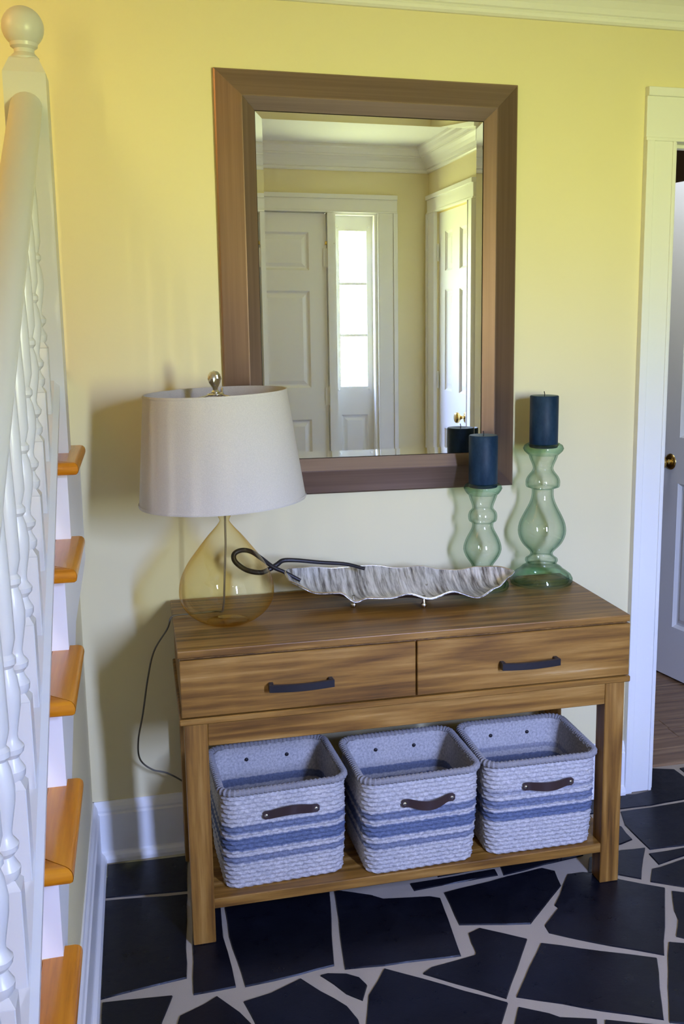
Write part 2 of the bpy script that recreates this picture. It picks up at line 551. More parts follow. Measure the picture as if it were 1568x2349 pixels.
# ------------------------------------------------------------------ slate floor: each flagstone is a piece on the grout bed
bm = bmesh.new()
box(bm, XL, XR2, YF - 0.15, 0.142, -0.08, -0.004)
floor = struct(link('floor', bm, M_GROUT), 'irregular black slate flagstones set in grey grout', 'floor')
STONES = [
  [(-0.206, -0.035), (0.016, -0.042), (0.007, -0.231), (-0.206, -0.209)],
  [(-0.206, -0.223), (0.006, -0.247), (-0.013, -0.613), (-0.106, -0.625), (-0.206, -0.64)],
  [(0.016, -0.243), (0.088, -0.248), (0.083, -0.468), (0.094, -0.676), (-0.002, -0.679)],
  [(0.095, -0.25), (0.379, -0.292), (0.367, -0.393), (0.327, -0.657), (0.246, -0.669), (0.114, -0.681), (0.094, -0.471)],
  [(0.386, -0.331), (0.476, -0.382), (0.503, -0.407), (0.628, -0.429), (0.652, -0.444), (0.64, -0.587), (0.629, -0.7), (0.553, -0.695), (0.442, -0.689), (0.347, -0.677)],
  [(0.666, -0.423), (0.746, -0.409), (0.969, -0.374), (0.997, -0.398), (0.985, -0.47), (0.838, -0.619), (0.661, -0.575), (0.662, -0.529)],
  [(0.59, -0.356), (0.84, -0.346), (0.838, -0.376), (0.592, -0.391)],
  [(1.023, -0.422), (1.067, -0.423), (1.108, -0.44), (1.152, -0.486), (1.249, -0.557), (1.101, -0.827), (0.992, -0.758), (0.867, -0.667), (0.868, -0.636), (0.932, -0.57), (0.928, -0.555)],
  [(0.674, -0.615), (0.708, -0.601), (0.807, -0.677), (0.741, -0.783), (0.679, -0.879), (0.52, -0.742), (0.544, -0.725), (0.66, -0.705), (0.667, -0.694)],
  [(0.832, -0.701), (0.96, -0.77), (1.079, -0.832), (1.033, -0.932), (0.987, -1.037), (0.865, -0.973), (0.793, -0.928), (0.701, -0.878), (0.769, -0.783)],
  [(0.437, -0.698), (0.516, -0.759), (0.678, -0.893), (0.632, -0.97), (0.601, -1.02), (0.337, -0.948), (0.38, -0.783)],
  [(0.287, -0.684), (0.304, -0.681), (0.348, -0.693), (0.376, -0.716), (0.387, -0.749), (0.365, -0.8), (0.333, -0.767)],
  [(0.104, -0.732), (0.167, -0.718), (0.242, -0.683), (0.28, -0.741), (0.329, -0.811), (0.343, -0.862), (0.336, -0.943), (0.14, -0.902), (0.119, -0.801)],
  [(-0.037, -0.745), (0.019, -0.716), (0.049, -0.696), (0.096, -0.768), (0.117, -0.816), (0.13, -0.887), (-0.061, -0.847)],
  [(-0.202, -0.652), (-0.047, -0.668), (-0.071, -0.749), (-0.089, -0.833), (-0.202, -0.796)],
  [(0.693, -0.912), (0.752, -0.949), (0.772, -0.968), (0.847, -0.997), (0.812, -1.077), (0.629, -1.027)],
  [(0.861, -1.002), (0.979, -1.052), (0.945, -1.12), (0.819, -1.085)],
  [(1.138, -0.78), (1.202, -0.808), (1.055, -1.073), (0.993, -1.048), (1.079, -0.883)],
  [(1.259, -0.574), (1.319, -0.608), (1.208, -0.8), (1.166, -0.765), (1.206, -0.702), (1.217, -0.66)],
  [(1.259, -0.459), (1.286, -0.456), (1.428, -0.419), (1.331, -0.587), (1.224, -0.518)],
  [(1.29, -0.382), (1.453, -0.376), (1.437, -0.404), (1.289, -0.443)],
  [(1.227, -0.342), (1.298, -0.348), (1.208, -0.5), (1.158, -0.464), (1.08, -0.429), (1.117, -0.355)],
  [(1.278, -0.2), (1.289, -0.215), (1.285, -0.294), (1.24, -0.311), (1.125, -0.329), (1.162, -0.222)],
  [(1.327, -0.125), (1.431, -0.124), (1.604, -0.116), (1.457, -0.37), (1.305, -0.361), (1.301, -0.206)],
  [(1.569, 0.135), (1.641, 0.106), (1.649, -0.039), (1.615, -0.097), (1.436, -0.113), (1.33, -0.109), (1.375, -0.030), (1.427, -0.032), (1.490, -0.022), (1.490, 0.135)],
  [(1.661, 0.109), (1.74, 0.119), (1.663, -0.015)],
]

def area(p):
    return 0.5 * sum(p[i][0] * p[(i + 1) % len(p)][1] - p[(i + 1) % len(p)][0] * p[i][1] for i in range(len(p)))

def clip(poly, px, py, nx, ny):
    """Keep the side of the line through (px, py) where (q - p) . n > 0."""
    out = []
    for i in range(len(poly)):
        a, b = poly[i], poly[(i + 1) % len(poly)]
        da = (a[0] - px) * nx + (a[1] - py) * ny
        db = (b[0] - px) * nx + (b[1] - py) * ny
        if da > 0:
            out.append(a)
        if (da > 0) != (db > 0):
            t = da / (da - db)
            out.append((a[0] + (b[0] - a[0]) * t, a[1] + (b[1] - a[1]) * t))
    return out

def hull(pts):
    pts = sorted(set(pts))
    def half(ps):
        h = []
        for p in ps:
            while len(h) > 1 and (h[-1][0] - h[-2][0]) * (p[1] - h[-2][1]) - (h[-1][1] - h[-2][1]) * (p[0] - h[-2][0]) <= 0:
                h.pop()
            h.append(p)
        return h
    a, b = half(pts), half(pts[::-1])
    return a[:-1] + b[:-1]

def inter_area(poly, hl):
    q = poly
    for i in range(len(hl)):
        a, b = hl[i], hl[(i + 1) % len(hl)]
        q = clip(q, a[0], a[1], -(b[1] - a[1]), b[0] - a[0])
        if len(q) < 3:
            return 0.0
    return abs(area(q))

hulls = [hull(s) for s in STONES]
sites = []
for ix in range(17):
    for iy in range(13):
        sites.append((-1.22 + 0.245 * (ix + R.uniform(0.05, 0.95)), -3.08 + 0.25 * (iy + R.uniform(0.05, 0.95))))
fill = []
for s in sites:
    for y0, y1, x0, x1 in ((YF + 0.02, YR - 0.004, -0.206, XR - 0.02), (YR + 0.004, -0.03, -0.206, XR2 - 0.02), (YF + 0.02, -2.30, XL + 0.02, -0.214)):
        if not (y0 - 0.3 <= s[1] <= y1 + 0.3 and x0 - 0.3 <= s[0] <= x1 + 0.3):
            continue
        p = [(x0, y0), (x1, y0), (x1, y1), (x0, y1)]
        for t in sites:
            if t is s or (t[0] - s[0]) ** 2 + (t[1] - s[1]) ** 2 > 1.2:
                continue
            nx, ny = s[0] - t[0], s[1] - t[1]
            ln = math.hypot(nx, ny)
            nx, ny = nx / ln, ny / ln
            g = R.uniform(0.005, 0.013)
            p = clip(p, (s[0] + t[0]) / 2 + nx * g, (s[1] + t[1]) / 2 + ny * g, nx, ny)
            if len(p) < 3:
                break
        for hl in hulls:
            if len(p) < 3:
                break
            if inter_area(p, hl) < 1e-5:
                continue
            best = []
            for i in range(len(hl)):
                a, b = hl[i], hl[(i + 1) % len(hl)]
                nx, ny = b[1] - a[1], -(b[0] - a[0])
                ln = math.hypot(nx, ny)
                q = clip(p, a[0] + nx / ln * 0.012, a[1] + ny / ln * 0.012, nx / ln, ny / ln)
                if len(q) > 2 and abs(area(q)) > (abs(area(best)) if len(best) > 2 else 0):
                    best = q
            p = best
        if len(p) > 2 and abs(area(p)) > 0.003 and 2 * abs(area(p)) / max(math.hypot(a[0] - b[0], a[1] - b[1]) for a in p for b in p) > 0.06:
            fill.append(p)

def flagstone(poly):
    if area(poly) < 0:
        poly = poly[::-1]
    bm = bmesh.new()
    cx = sum(p[0] for p in poly) / len(poly)
    cy = sum(p[1] for p in poly) / len(poly)
    # slightly ragged split edges
    pts = []
    for i in range(len(poly)):
        a, b = poly[i], poly[(i + 1) % len(poly)]
        pts.append(a)
        ln = math.hypot(b[0] - a[0], b[1] - a[1])
        k = int(ln / 0.07)
        for j in range(1, k + 1):
            t = j / (k + 1)
            o = R.uniform(-0.0018, 0.0018)
            pts.append((a[0] + (b[0] - a[0]) * t - (b[1] - a[1]) / ln * o, a[1] + (b[1] - a[1]) * t + (b[0] - a[0]) / ln * o))
    lo = [bm.verts.new((x, y, -0.006)) for x, y in pts]
    hi = []
    for x, y in pts:
        d = math.hypot(x - cx, y - cy) or 1
        k = 1 - min(0.003 / d, 0.2)
        hi.append(bm.verts.new((cx + (x - cx) * k, cy + (y - cy) * k, -R.uniform(0.0, 0.0006))))
    n = len(pts)
    for i in range(n):
        j = (i + 1) % n
        bm.faces.new((lo[i], lo[j], hi[j], hi[i]))
    bm.faces.new(hi)
    return link('flagstone', bm, M_SLATE, floor)
for s in STONES + fill[:270]:
    flagstone(s)

# ------------------------------------------------------------------ room beyond the doorway: planks, walls
bm = bmesh.new()
box(bm, 1.20, XR2, 0.142, 2.6, -0.08, -0.012)
fh = struct(link('floor_hall', bm, M_DARKGAP), 'brown oak plank floor beyond the doorway', 'floor')
boxo('threshold_strip', M_PLANK, (1.20, XR2, 0.142, 0.182, -0.011, 0.004), fh, 0.004, 2)
y = 0.184
while y < 2.55:
    x = 1.20 + R.uniform(-0.5, 0.0)
    while x < XR2:
        ln = R.uniform(0.7, 1.1)
        bm = bmesh.new()
        x0, x1 = max(1.2, x), min(XR2, x + ln - 0.0015)
        if x1 - x0 > 0.03:
            box(bm, x0 - x, x1 - x, 0, 0.0815, 0, 0.012, 0.0015)
            o = link('plank', bm, M_PLANK, fh, loc=(x, y, -0.012))
        else:
            bm.free()
        x += ln
    y += 0.083
bm = bmesh.new()
box(bm, 1.08, 1.20, 0.13, 2.72, -0.08, CEIL)
box(bm, XR2, XR2 + 0.12, 0.13, 2.72, -0.08, CEIL)
box(bm, 1.20, XR2, 2.60, 2.72, -0.08, CEIL)
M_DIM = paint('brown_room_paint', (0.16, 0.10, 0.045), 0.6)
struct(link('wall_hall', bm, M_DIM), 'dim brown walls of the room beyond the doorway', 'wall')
struct(boxo('ceiling_hall', M_CEIL, (1.08, XR2 + 0.12, 0.13, 2.72, CEIL, CEIL + 0.08)), 'ceiling of the room beyond the doorway', 'ceiling')

# ------------------------------------------------------------------ mouldings
CROWN = [(0, 2.322), (0.010, 2.322), (0.0155, 2.328), (0.0155, 2.336), (0.011, 2.343), (0.018, 2.346), (0.024, 2.360), (0.036, 2.378), (0.052, 2.392), (0.060, 2.397), (0.060, 2.404), (0.068, 2.407), (0.076, 2.418), (0.082, 2.434), (0.090, 2.440), (0.090, CEIL), (0, CEIL)]
def crown(name, axis, at, sgn, a0, a1, label):
    bm = bmesh.new()
    prism(bm, [(at + sgn * d, z) for d, z in CROWN], axis, a0, a1)
    struct(link(name, bm, M_WHITE), label, 'crown moulding')
crown('trim_1', 'x', 0.0, -1, XL, XR2, 'white crown moulding along the top of the back wall')
crown('trim_2', 'x', YF, 1, XL, XR, 'white crown moulding over the front door in the mirror')
crown('trim_3', 'y', XR, -1, YF, YR + 0.09, 'white crown moulding over the closet door in the mirror')
crown('trim_4', 'x', YR, 1, XR - 0.09, XR2, 'white crown moulding on the short return wall')

BASE = [(0, 0), (0.031, 0), (0.031, 0.010), (0.027, 0.020), (0.019, 0.026), (0.017, 0.030), (0.017, 0.138), (0.013, 0.143), (0.014, 0.150), (0.011, 0.160), (0.006, 0.168), (0.004, 0.174), (0, 0.174)]
def baseboard(name, axis, at, sgn, a0, a1, label):
    bm = bmesh.new()
    prism(bm, [(at + sgn * d, z) for d, z in BASE], axis, a0, a1)
    struct(link(name, bm, M_WHITE), label, 'baseboard')
baseboard('baseboard_back', 'x', 0.0, -1, XS, 1.392, 'tall white baseboard behind the console table')
baseboard('baseboard_stairs', 'y', XS, 1, -2.10, 0.0, 'white baseboard along the foot of the stairs')
baseboard('baseboard_front', 'x', YF, 1, 1.42, XR, 'white baseboard in the corner by the front door')
baseboard('baseboard_right', 'y', XR, -1, -2.19, YR, 'white baseboard beside the closet door')

# door casings: flat board with a raised outer band; one mesh per side
def casing_v(bm, axis, at, sgn, inner, outer, z0, z1):
    """Upright board of a casing on the plane axis = at; inner/outer edges along the other axis."""
    s = 1 if outer > inner else -1
    for a, b, t in ((inner + s * 0.010, outer - s * 0.024, 0.017), (outer - s * 0.024, outer, 0.026), (inner, inner + s * 0.010, 0.020)):
        lo, hi = min(a, b), max(a, b)
        d0, d1 = sorted((at, at + sgn * t))
        if axis == 'y':
            box(bm, lo, hi, d0, d1, z0, z1, 0.0012)
        else:
            box(bm, d0, d1, lo, hi, z0, z1, 0.0012)
def casing_h(bm, axis, at, sgn, a, b, z0, z1):
    for q0, q1, t in ((z0 + 0.010, z1 - 0.024, 0.0165), (z1 - 0.024, z1, 0.026), (z0, z0 + 0.010, 0.020)):
        d0, d1 = sorted((at, at + sgn * t))
        if axis == 'y':
            box(bm, a, b, d0, d1, q0, q1, 0.0012)
        else:
            box(bm, d0, d1, a, b, q0, q1, 0.0012)
bm = bmesh.new()
casing_v(bm, 'y', 0.0, -1, DX0 + 0.005, 1.392, 0.0, DZ - 0.02)
casing_v(bm, 'y', 0.0, -1, DX1 - 0.005, DX1 + 0.09, 0.0, DZ - 0.02)
casing_h(bm, 'y', 0.0, -1, 1.392, DX1 + 0.09, DZ - 0.02, 2.162)
t5 = struct(link('trim_5', bm, M_WHITE), 'white casing around the doorway beside the console table', 'door casing')
bm = bmesh.new()
box(bm, DX0, DX0 + 0.016, -0.002, 0.14, 0, DZ)
box(bm, DX1 - 0.016, DX1, -0.002, 0.14, 0, DZ)
box(bm, DX0, DX1, -0.002, 0.14, DZ - 0.016, DZ)
link('jamb', bm, M_WHITE, t5)
bm = bmesh.new()
box(bm, DX0 + 0.016, DX0 + 0.027, 0.05, 0.085, 0, DZ - 0.016, 0.002)
box(bm, DX1 - 0.027, DX1 - 0.016, 0.05, 0.085, 0, DZ - 0.016, 0.002)
box(bm, DX0 + 0.027, DX1 - 0.027, 0.05, 0.085, DZ - 0.027, DZ - 0.016, 0.002)
link('door_stop', bm, M_WHITE, t5)

# ------------------------------------------------------------------ panelled doors
def panel_door(root, W, H, T, cols, rows, mat=None):
    """Leaf from (0..W, 0..T, 0..H): stiles and rails in one body, each raised panel a part of its own."""
    mat = mat or M_WHITE
    bm = bmesh.new()
    xs = [0.0] + [v for c in cols for v in c] + [W]
    zs = [0.0] + [v for r in rows for v in r] + [H]
    for i in range(0, len(xs) - 1):
        if i % 2 == 0:
            box(bm, xs[i], xs[i + 1], 0, T, 0, H)
    for j in range(0, len(zs) - 1):
        if j % 2 == 0:
            for c in cols:
                box(bm, c[0], c[1], 0, T, zs[j], zs[j + 1])
    link('leaf_frame', bm, mat, root)
    for c in cols:
        for r in rows:
            bm = bmesh.new()
            d = 0.011
            for yb, yt in ((T / 2, T - 0.002), (T / 2, 0.002)):
                s = 1 if yt > yb else -1
                y_lo, y_hi = yt - s * d, yt - s * 0.003
                loops = [(0.0, yt), (0.012, y_lo), (0.020, y_lo), (0.040, y_hi)]
                L_ = []
                for ins, yy in loops:
                    L_.append([bm.verts.new(q) for q in ((c[0] + ins, yy, r[0] + ins), (c[1] - ins, yy, r[0] + ins), (c[1] - ins, yy, r[1] - ins), (c[0] + ins, yy, r[1] - ins))])
                for a, b in zip(L_[:-1], L_[1:]):
                    for k in range(4):
                        bm.faces.new((a[k], a[(k + 1) % 4], b[(k + 1) % 4], b[k]))
                bm.faces.new(L_[-1])
            me_o = link('panel', bm, mat, root)

def hinge(parent, x, y, z, h=0.10):
    bm = bmesh.new()
    lathe(bm, [(0, -0.006), (0.004, -0.004), (0.006, 0.0), (0.006, h), (0.004, h + 0.004), (0, h + 0.006)], 12)
    box(bm, -0.022, 0.022, 0.002, 0.006, 0, h)
    return link('hinge', bm, M_WHITE, parent, 40, (x, y, z))

def knob_mesh():
    bm = bmesh.new()
    lathe(bm, smooth_prof([(0.0, 0.0), (0.031, 0.0), (0.031, 0.004), (0.024, 0.009), (0.011, 0.012), (0.009, 0.024), (0.014, 0.032), (0.027, 0.042), (0.029, 0.052), (0.022, 0.062), (0.0, 0.065)], 3), 24)
    return bm

def door_knob(parent, loc, direction):
    o = link('knob', knob_mesh(), M_BRASS, parent, 40)
    o.location = loc
    o.rotation_euler = Vector((0, 0, 1)).rotation_difference(Vector(direction)).to_euler()
    return o

# front door (its inner face at y = YF - 0.02)
fd = struct(thing('door_1', None, None, (0.093, YF - 0.065, 0.0)), 'white six-panel front door reflected in the mirror', 'door')
panel_door(fd, 0.914, 2.092, 0.045, ((0.105, 0.405), (0.509, 0.814)), ((0.24, 0.937), (1.12, 1.666), (1.779, 1.988)))
hinge(fd, 0.917, 0.047, 1.80)
hinge(fd, 0.917, 0.047, 1.02)
hinge(fd, 0.917, 0.047, 0.25)
bm = bmesh.new()
box(bm, -0.006, 0.030, 0, 0.006, -0.010, 0.010, 0.002)
tube(bm, [(0.028, 0.003, 0), (0.036, 0.012, 0.002), (0.046, 0.018, -0.004)], 0.006, 8)
link('door_catch', bm, M_BRASS, fd, 40, (0.912, 0.045, 1.93))
door_knob(fd, (0.055, 0.045, 0.95), (0, 1, 0))

# sidelights: recessed sash with three panes over a panel
def sidelight(name, cx, label, gl=0.079, glass=None):
    root = struct(thing(name, None, None, (cx, YF, 0.0)), label, 'window')
    wsh, gh = 0.112, (1.119, 1.4145, 1.708, 2.003)
    y0, y1 = -0.10, -0.062
    bm = bmesh.new()                                             # sash frame, muntins are its own pieces
    box(bm, -wsh, -gl, y0, y1, 0.02, 2.085)
    box(bm, gl, wsh, y0, y1, 0.02, 2.085)
    box(bm, -gl, gl, y0, y1, gh[3], 2.085)
    box(bm, -gl, gl, y0, y1, 0.955, gh[0])
    box(bm, -gl, gl, y0, y1, 0.02, 0.22)
    link('sash', bm, M_WHITE, root)
    bm = bmesh.new()
    L_ = [[bm.verts.new(q) for q in ((-gl + i, yy, 0.22 + i), (gl - i, yy, 0.22 + i), (gl - i, yy, 0.955 - i), (-gl + i, yy, 0.955 - i))] for i, yy in ((0, y1), (0.010, y1 - 0.012), (0.018, y1 - 0.012), (0.034, y1 - 0.004))]
    for a, b in zip(L_[:-1], L_[1:]):
        for k in range(4):
            bm.faces.new((a[k], a[(k + 1) % 4], b[(k + 1) % 4], b[k]))
    bm.faces.new(L_[-1])
    bk = [bm.verts.new(q) for q in ((-gl, y0, 0.22), (gl, y0, 0.22), (gl, y0, 0.955), (-gl, y0, 0.955))]
    bm.faces.new(bk)
    for k in range(4):
        bm.faces.new((L_[0][k], L_[0][(k + 1) % 4], bk[(k + 1) % 4], bk[k]))
    link('panel', bm, M_WHITE, root)
    for z in gh[1:3]:
        boxo('muntin', M_WHITE, (-gl, gl, y0 + 0.008, y1 - 0.004, z - 0.008, z + 0.008), root, 0.002)
    for a, b in zip(gh[:-1], gh[1:]):
        bm = bmesh.new()
        yg = (y0 + y1) / 2
        bm.faces.new([bm.verts.new(q) for q in ((-gl - 0.004, yg, a - 0.003), (gl + 0.004, yg, a - 0.003), (gl + 0.004, yg, b + 0.003), (-gl - 0.004, yg, b + 0.003))])
        link('pane', bm, glass or M_PANE, root)
    for z in (1.10, 2.025):                                      # little sash catches
        for sx_ in (-1, 1):
            boxo('sash_button', M_WHITE, (sx_ * 0.092 - 0.006, sx_ * 0.092 + 0.006, y1, y1 + 0.008, z - 0.006, z + 0.006), root, 0.002)
    bm = bmesh.new()                                             # jamb liner of the recess
    box(bm, -0.128, -wsh, y0 - 0.02, 0.002, 0.0, 2.105)
    box(bm, wsh, 0.128, y0 - 0.02, 0.002, 0.0, 2.105)
    box(bm, -wsh, wsh, y0 - 0.02, 0.002, 2.085, 2.105)
    box(bm, -wsh, wsh, y0 - 0.02, 0.002, -0.003, 0.02)
    link('jamb_liner', bm, M_WHITE, root)
sidelight('window_1', 1.169, 'narrow three-pane sidelight glowing white in the mirror')
sidelight('fill_window', -0.98, 'added three-pane fill window on the far side of the stairs', 0.022, M_PANE_W)  # unseen window put in to fill the stair side with warm light
bm = bmesh.new()
casing_v(bm, 'y', YF, 1, 1.297, 1.412, 0, 2.097)
casing_v(bm, 'y', YF, 1, 0.080, -0.030, 0, 2.097)
casing_h(bm, 'y', YF, 1, -0.030, 1.412, 2.097, 2.195)
box(bm, 1.011, 1.0405, YF - 0.12, YF + 0.008, 0, 2.0965)
box(bm, 0.0555, 0.089, YF - 0.12, YF + 0.008, 0, 2.0965)
box(bm, 0.0895, 1.0105, YF - 0.12, YF - 0.001, 2.0966, 2.1045)
box(bm, 0.0895, 0.115, YF - 0.10, YF - 0.068, 0.0, 2.0964)
box(bm, 0.985, 1.0105, YF - 0.10, YF - 0.068, 0.0, 2.0964)
box(bm, 0.115, 0.985, YF - 0.10, YF - 0.068, 2.07, 2.0964)
box(bm, 0.115, 0.985, YF - 0.10, YF - 0.068, 0.0, 0.03)
struct(link('trim_6', bm, M_WHITE), 'white casing and posts around the front door and sidelights', 'door casing')

# closet door in the right wall
cd = struct(thing('door_2', None, None, (XR + 0.012, CY1 - 0.003, 0.0)), 'white six-panel closet door with brass knob in the mirror', 'door')
cd.rotation_euler = (0, 0, math.radians(-90))

panel_door(cd, 0.594, 2.088, 0.038, ((0.075, 0.215), (0.345, 0.482)), ((0.22, 0.90), (1.114, 1.668), (1.770, 1.983)))
bm = bmesh.new()
casing_v(bm, 'x', XR, -1, CY0, CY0 - 0.155, 0, 2.095)
casing_v(bm, 'x', XR, -1, CY1, CY1 + 0.095, 0, 2.095)
casing_h(bm, 'x', XR, -1, CY0 - 0.155, CY1 + 0.095, 2.095, 2.195)
struct(link('trim_7', bm, M_WHITE), 'white casing around the closet door in the mirror', 'door casing')
# leaf frame: x runs from CY1 towards CY0; its y = 0 face is the hall side
door_knob(cd, (0.078, -0.002, 0.995), (0, -1, 0))
for z in (1.83, 1.12, 0.25):
    h = hinge(cd, 0.600, -0.006, z, 0.09)
    h.rotation_euler = (0, 0, math.radians(180))

# open door leaf in the room beyond
hx, hy = 2.236, 0.185
ex, ey = 2.0775, 1.033
od = struct(thing('door_3', None, None, (hx, hy, 0.010)), 'white panelled door standing open beyond the doorway', 'door')
ang = math.atan2(ey - hy, ex - hx)
wl = math.hypot(ex - hx, ey - hy)
od.rotation_euler = (0, 0, ang)
panel_door(od, wl, 2.03, 0.035, ((0.115, wl / 2 - 0.055), (wl / 2 + 0.055, wl - 0.115)), ((0.22, 0.83), (1.02, 1.60), (1.71, 1.91)))
door_knob(od, (wl - 0.066, 0.036, 0.915), (0, 1, 0))
door_knob(od, (wl - 0.066, -0.001, 0.915), (0, -1, 0))

# ------------------------------------------------------------------ staircase: seven oak treads climbing to a landing at the back wall
RISE, RUN, NT = 0.173, 0.250, 7
def tz(k): return 1.211 - RISE * k                # top of tread k (0 = uppermost)
def tyf(k): return -0.580 - RUN * k               # front of its nosing
XT, XSTR, XLW = -0.188, -0.215, XL + 0.004                # tread ends, stringer face, far side
st = thing('staircase', 'white staircase with orange oak treads climbing to the newel post', 'staircase', (XS, -0.58, 0))
def sp(o):                                        # keep world placement under the staircase root
    o.parent = st
    o.location = (o.location.x - XS, o.location.y + 0.58, o.location.z)
    return o
for k in range(NT):
    z, y0 = tz(k), tyf(k)
    T = 0.027
    yr = y0 + 0.052                               # riser face below this tread
    bm = bmesh.new()                              # main board, back edge under the riser above
    box(bm, XLW, XT - 0.058, y0 + 0.058, y0 + RUN + 0.060, z - T, z, 0.0)
    t = sp(link('tread', bm, M_OAK_X))
    def child(o):
        o.parent = t
        o.location = (-(XS) + XS, 0, 0)
        return o
    # front nosing and return nosing, mitred at the corner
    def nose(poly, name, mat):
        bm = bmesh.new()
        prism(bm, poly, 'z', z - T, z)
        es = [e for e in bm.edges if any(abs(v.co.z - z) < 1e-6 or abs(v.co.z - z + T) < 1e-6 for v in e.verts) and abs(e.verts[0].co.z - e.verts[1].co.z) < 1e-6
              and ((abs(e.verts[0].co.y - y0) < 1e-6 and abs(e.verts[1].co.y - y0) < 1e-6) or (abs(e.verts[0].co.x - XT) < 1e-6 and abs(e.verts[1].co.x - XT) < 1e-6))]
        bmesh.ops.bevel(bm, geom=es, offset=0.011, segments=3, profile=0.5, affect='EDGES')
        o = link(name, bm, mat, None, 35)
        o.parent = t
        return o
    g = 0.0008
    nose([(XLW, y0), (XT - g, y0), (XT - 0.058 - g, y0 + 0.058 - 2 * g), (XLW, y0 + 0.058 - g)], 'front_nosing', M_OAK_X)
    nose([(XT, y0 + g), (XT, y0 + RUN + 0.080), (XT - 0.058 + g, y0 + RUN + 0.080), (XT - 0.058 + g, y0 + 0.058 + g)], 'return_nosing', M_OAK_Y)
    bm = bmesh.new()
    box(bm, XLW + 0.002, XSTR, yr, yr + 0.003 - 0.0003, z - RISE if k < NT - 1 else 0.0, z - T - 0.0005)
    sp(link('riser', bm, M_WHITE))
bm = bmesh.new()
box(bm, XLW, XS, -0.278, -0.26, tz(0), tz(0) + RISE - 0.03)
sp(link('riser', bm, M_WHITE))
bm = bmesh.new()
box(bm, XLW, XS, -0.33, -0.003, tz(0) + RISE - 0.027, tz(0) + RISE, 0.004)
sp(link('landing', bm, M_OAK_X))
# cut stringer: sawtooth top, raked lower edge
poly = []
for k in range(NT):
    yr = tyf(k) + 0.055
    poly += [(yr + RUN, tz(k) - 0.0275), (yr, tz(k) - 0.0275)]
poly[0] = (-0.02, tz(0) - 0.0275)
poly.append((tyf(NT - 1) + 0.052, 0.0))
poly.append((tyf(NT - 1) + 0.10, 0.0))
poly.append((-1.78, 0.178))
s0 = (tz(0) - 0.36)
poly.append((-0.528, 1.211 - 0.36))
poly.append((-0.02, 1.211 - 0.36 + 0.03))
bm = bmesh.new()
prism(bm, poly, 'x', XS, XSTR)
sp(link('stringer', bm, M_WHITE))
bm = bmesh.new()
prism(bm, [(0.0, 0.0), (-2.0, 0.0), (-1.6, 0.30), (-0.5, 1.05), (-0.26, 1.05), (-0.26, 1.354), (0.0, 1.354)], 'x', XS - 0.10, XS)
struct(link('wall_stairs', bm, M_WALL), 'yellow wall under the open side of the staircase', 'wall')

# ------------------------------------------------------------------ railing: newel, handrail, shoe rail, turned balusters
rl = thing('stair_railing', 'white turned-baluster stair railing with ball-topped newel post', 'stair railing', (-0.2605, -0.357, tz(0)))
RX = -0.2605
def rp_(o):
    o.parent = rl
    o.location = (o.location.x - RX, o.location.y + 0.357, o.location.z - tz(0))
    return o
def newel(yc, zb, zt):
    h = 0.0435
    bm = bmesh.new()
    box(bm, RX - h, RX + h, yc - h, yc + h, zb, zt)
    vs = []
    for r_, z in ((h, zt), (0.030, zt + 0.030), (0.026, zt + 0.034)):
        vs.append([bm.verts.new((RX + a * r_, yc + b * r_, z)) for a, b in ((-1, -1), (1, -1), (1, 1), (-1, 1))])
    for a, b in zip(vs[:-1], vs[1:]):
        for i in range(4):
            bm.faces.new((a[i], a[(i + 1) % 4], b[(i + 1) % 4], b[i]))
    bm.faces.new(vs[-1])
    p = rp_(link('newel_post', bm, M_RAIL))
    bm = bmesh.new()
    pr = [(0.028, 0.030), (0.030, 0.036), (0.026, 0.041), (0.021, 0.046), (0.021, 0.054), (0.028, 0.059)]
    for i in range(13):
        a = math.radians(-48 + 138 * i / 12)
        pr.append((0.0435 * math.cos(a), 0.0985 + 0.0435 * math.sin(a)))
    pr[-1] = (0.0, pr[-1][1])
    lathe(bm, pr, 32, (RX, yc), zt)
    o = link('ball_finial', bm, M_RAIL, None, 30)
    o.parent = p
newel(-0.357, tz(0), 2.028)
newel(-2.235, 0.0, 0.98)
SL_B, SL_H = 0.69, 0.615
def zrail(y): return 1.375 + SL_B * (y + 0.40)    # top of the shoe rail
def zhand(y): return 1.957 + SL_H * (y + 0.40)    # centre of the handrail
YA, YB = -0.4005, -2.1915
bm = bmesh.new()
pr = [(-0.030, -0.046), (0.030, -0.046), (0.033, -0.030), (0.033, -0.012), (0.022, 0.0), (-0.022, 0.0), (-0.033, -0.012), (-0.033, -0.030)]
A = [bm.verts.new((RX + a, YA, zrail(YA) + b)) for a, b in pr]
B = [bm.verts.new((RX + a, YB, zrail(YB) + b)) for a, b in pr]
bm.faces.new(A)
bm.faces.new(B)
for i in range(len(pr)):
    j = (i + 1) % len(pr)
    bm.faces.new((A[i], A[j], B[j], B[i]))
rp_(link('shoe_rail', bm, M_RAIL))
bm = bmesh.new()
pr = []
for i in range(20):
    a = 2 * math.pi * i / 20
    pr.append((0.033 * math.cos(a) * (1 if math.sin(a) > -0.5 else 0.86), 0.031 * math.sin(a) if math.sin(a) > 0 else 0.026 * math.sin(a)))
A = [bm.verts.new((RX + a, YA, zhand(YA) + b)) for a, b in pr]
B = [bm.verts.new((RX + a, YB, zhand(YB) + b)) for a, b in pr]
bm.faces.new(A)
bm.faces.new(B)
for i in range(20):
    j = (i + 1) % 20
    bm.faces.new((A[i], A[j], B[j], B[i]))
rp_(link('handrail', bm, M_RAIL, None, 40))
